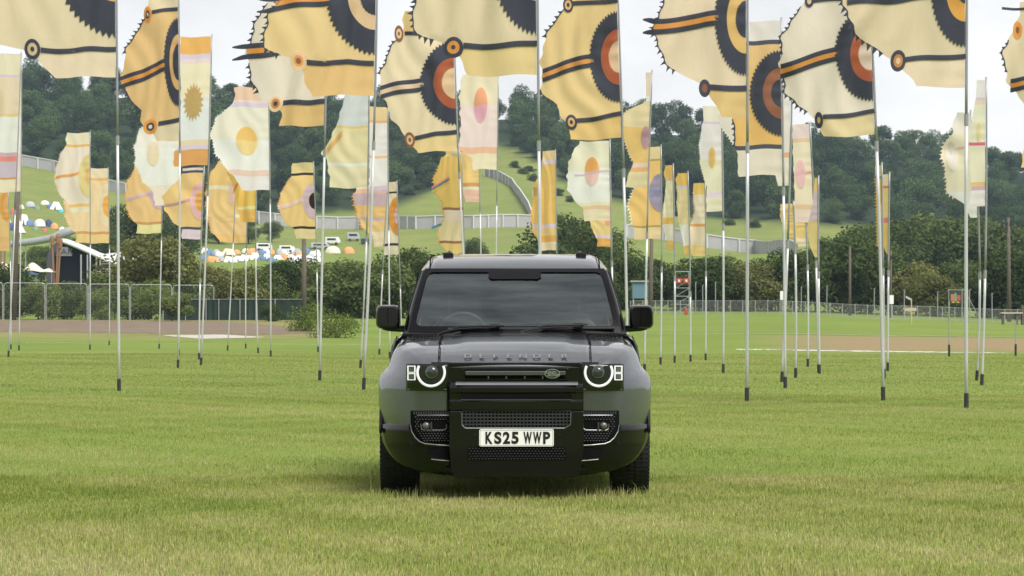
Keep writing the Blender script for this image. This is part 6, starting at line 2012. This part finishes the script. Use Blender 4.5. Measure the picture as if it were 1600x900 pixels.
vr = N(t, "ShaderNodeMapRange"); vr.inputs[1].default_value = .3; vr.inputs[2].default_value = .7; vr.inputs[3].default_value = .90; vr.inputs[4].default_value = 1.10
vm = N(t, "ShaderNodeMath", operation='MULTIPLY')
t.links.new(vn.outputs["Fac"], vr.inputs[0]); t.links.new(vr.outputs[0], vm.inputs[0]); t.links.new(mr.outputs[0], vm.inputs[1]); t.links.new(vm.outputs[0], hs.inputs["Value"])
mh = N(t, "ShaderNodeMapRange"); mh.inputs[3].default_value = .485; mh.inputs[4].default_value = .52
t.links.new(big.outputs["Fac"], mh.inputs[0]); t.links.new(mh.outputs[0], hs.inputs["Hue"])
t.links.new(rmp.outputs["Color"], hs.inputs["Color"])
d = N(t, "ShaderNodeBsdfDiffuse"); tr = N(t, "ShaderNodeBsdfTranslucent"); ms = N(t, "ShaderNodeMixShader")
ms.inputs[0].default_value = .4
up = N(t, "ShaderNodeVectorMath", operation='MULTIPLY_ADD')
up.inputs[1].default_value = (.35, .35, .35); up.inputs[2].default_value = (0, 0, .8)
t.links.new(geo.outputs["Normal"], up.inputs[0])
nn = N(t, "ShaderNodeVectorMath", operation='NORMALIZE')
t.links.new(up.outputs[0], nn.inputs[0]); t.links.new(nn.outputs[0], d.inputs["Normal"])
t.links.new(hs.outputs["Color"], d.inputs["Color"]); t.links.new(hs.outputs["Color"], tr.inputs["Color"])
t.links.new(d.outputs[0], ms.inputs[1]); t.links.new(tr.outputs[0], ms.inputs[2]); t.links.new(ms.outputs[0], out.inputs["Surface"])
nb = grass("meadow_grass", 12.6, 23, 3900, .017, .043, .0036, 1.2, 1, "short mown grass mixed with dry straw around the car")
nb += grass("meadow_grass", 23, 48, 900, .016, .036, .007, 2.0, 2, "short green grass among the nearer flagpoles", two=False)
nb += grass("meadow_grass", 48, 108, 130, .016, .034, .02, 4.0, 3, "short green grass among the farther flagpoles", two=False)
nb += grass("long_grass", 20.12, 20.62, 1500, .05, .095, .0036, 1.08, 4, "longer uncut grass tips against the front tyres", half=1e-4)
print("blades", nb)

# ------------------------------------------------------------------ wood at the photographer's back (seen in the car's paint)
parts_v, parts_f, k0 = [], [], 0
gw = random.Random(21)
for i in range(34):
    V_, F_, cs_ = crown_np(900 + i % 6, gw.uniform(15, 21), gw.uniform(6, 8), 20, 900, 1.3, 0.04)
    a_ = -1.25 + 2.5 * i / 33
    r_ = gw.uniform(62, 78)
    V_ = V_ + np.array([math.sin(a_) * r_, -math.cos(a_) * r_, -.5])
    parts_v.append(V_); parts_f.append(F_ + k0); k0 += len(V_)
wd = mesh_np("woodland", np.concatenate(parts_v), np.concatenate(parts_f), 4)
tag(obj("woodland", wd, LEAF["mid"]), "dense mass of trees behind the viewer, mirrored in the car", "woodland", kind="stuff")

# ------------------------------------------------------------------ haze
hz = MB().box(-900, 900, -140, 1500, -14, 130).build("haze", None)
hm = bpy.data.materials.new("haze_air"); hm.use_nodes = True
ht = hm.node_tree
for n_ in list(ht.nodes):
    if n_.type != 'OUTPUT_MATERIAL': ht.nodes.remove(n_)
pv = ht.nodes.new("ShaderNodeVolumePrincipled")
pv.inputs["Color"].default_value = (0.62, 0.80, 1.0, 1)
pv.inputs["Density"].default_value = 0.00010
pv.inputs["Anisotropy"].default_value = 0.2
ht.links.new(pv.outputs[0], ht.nodes["Material Output"].inputs["Volume"])
hz.data.materials.clear(); hz.data.materials.append(hm)
tag(hz, kind="stuff")
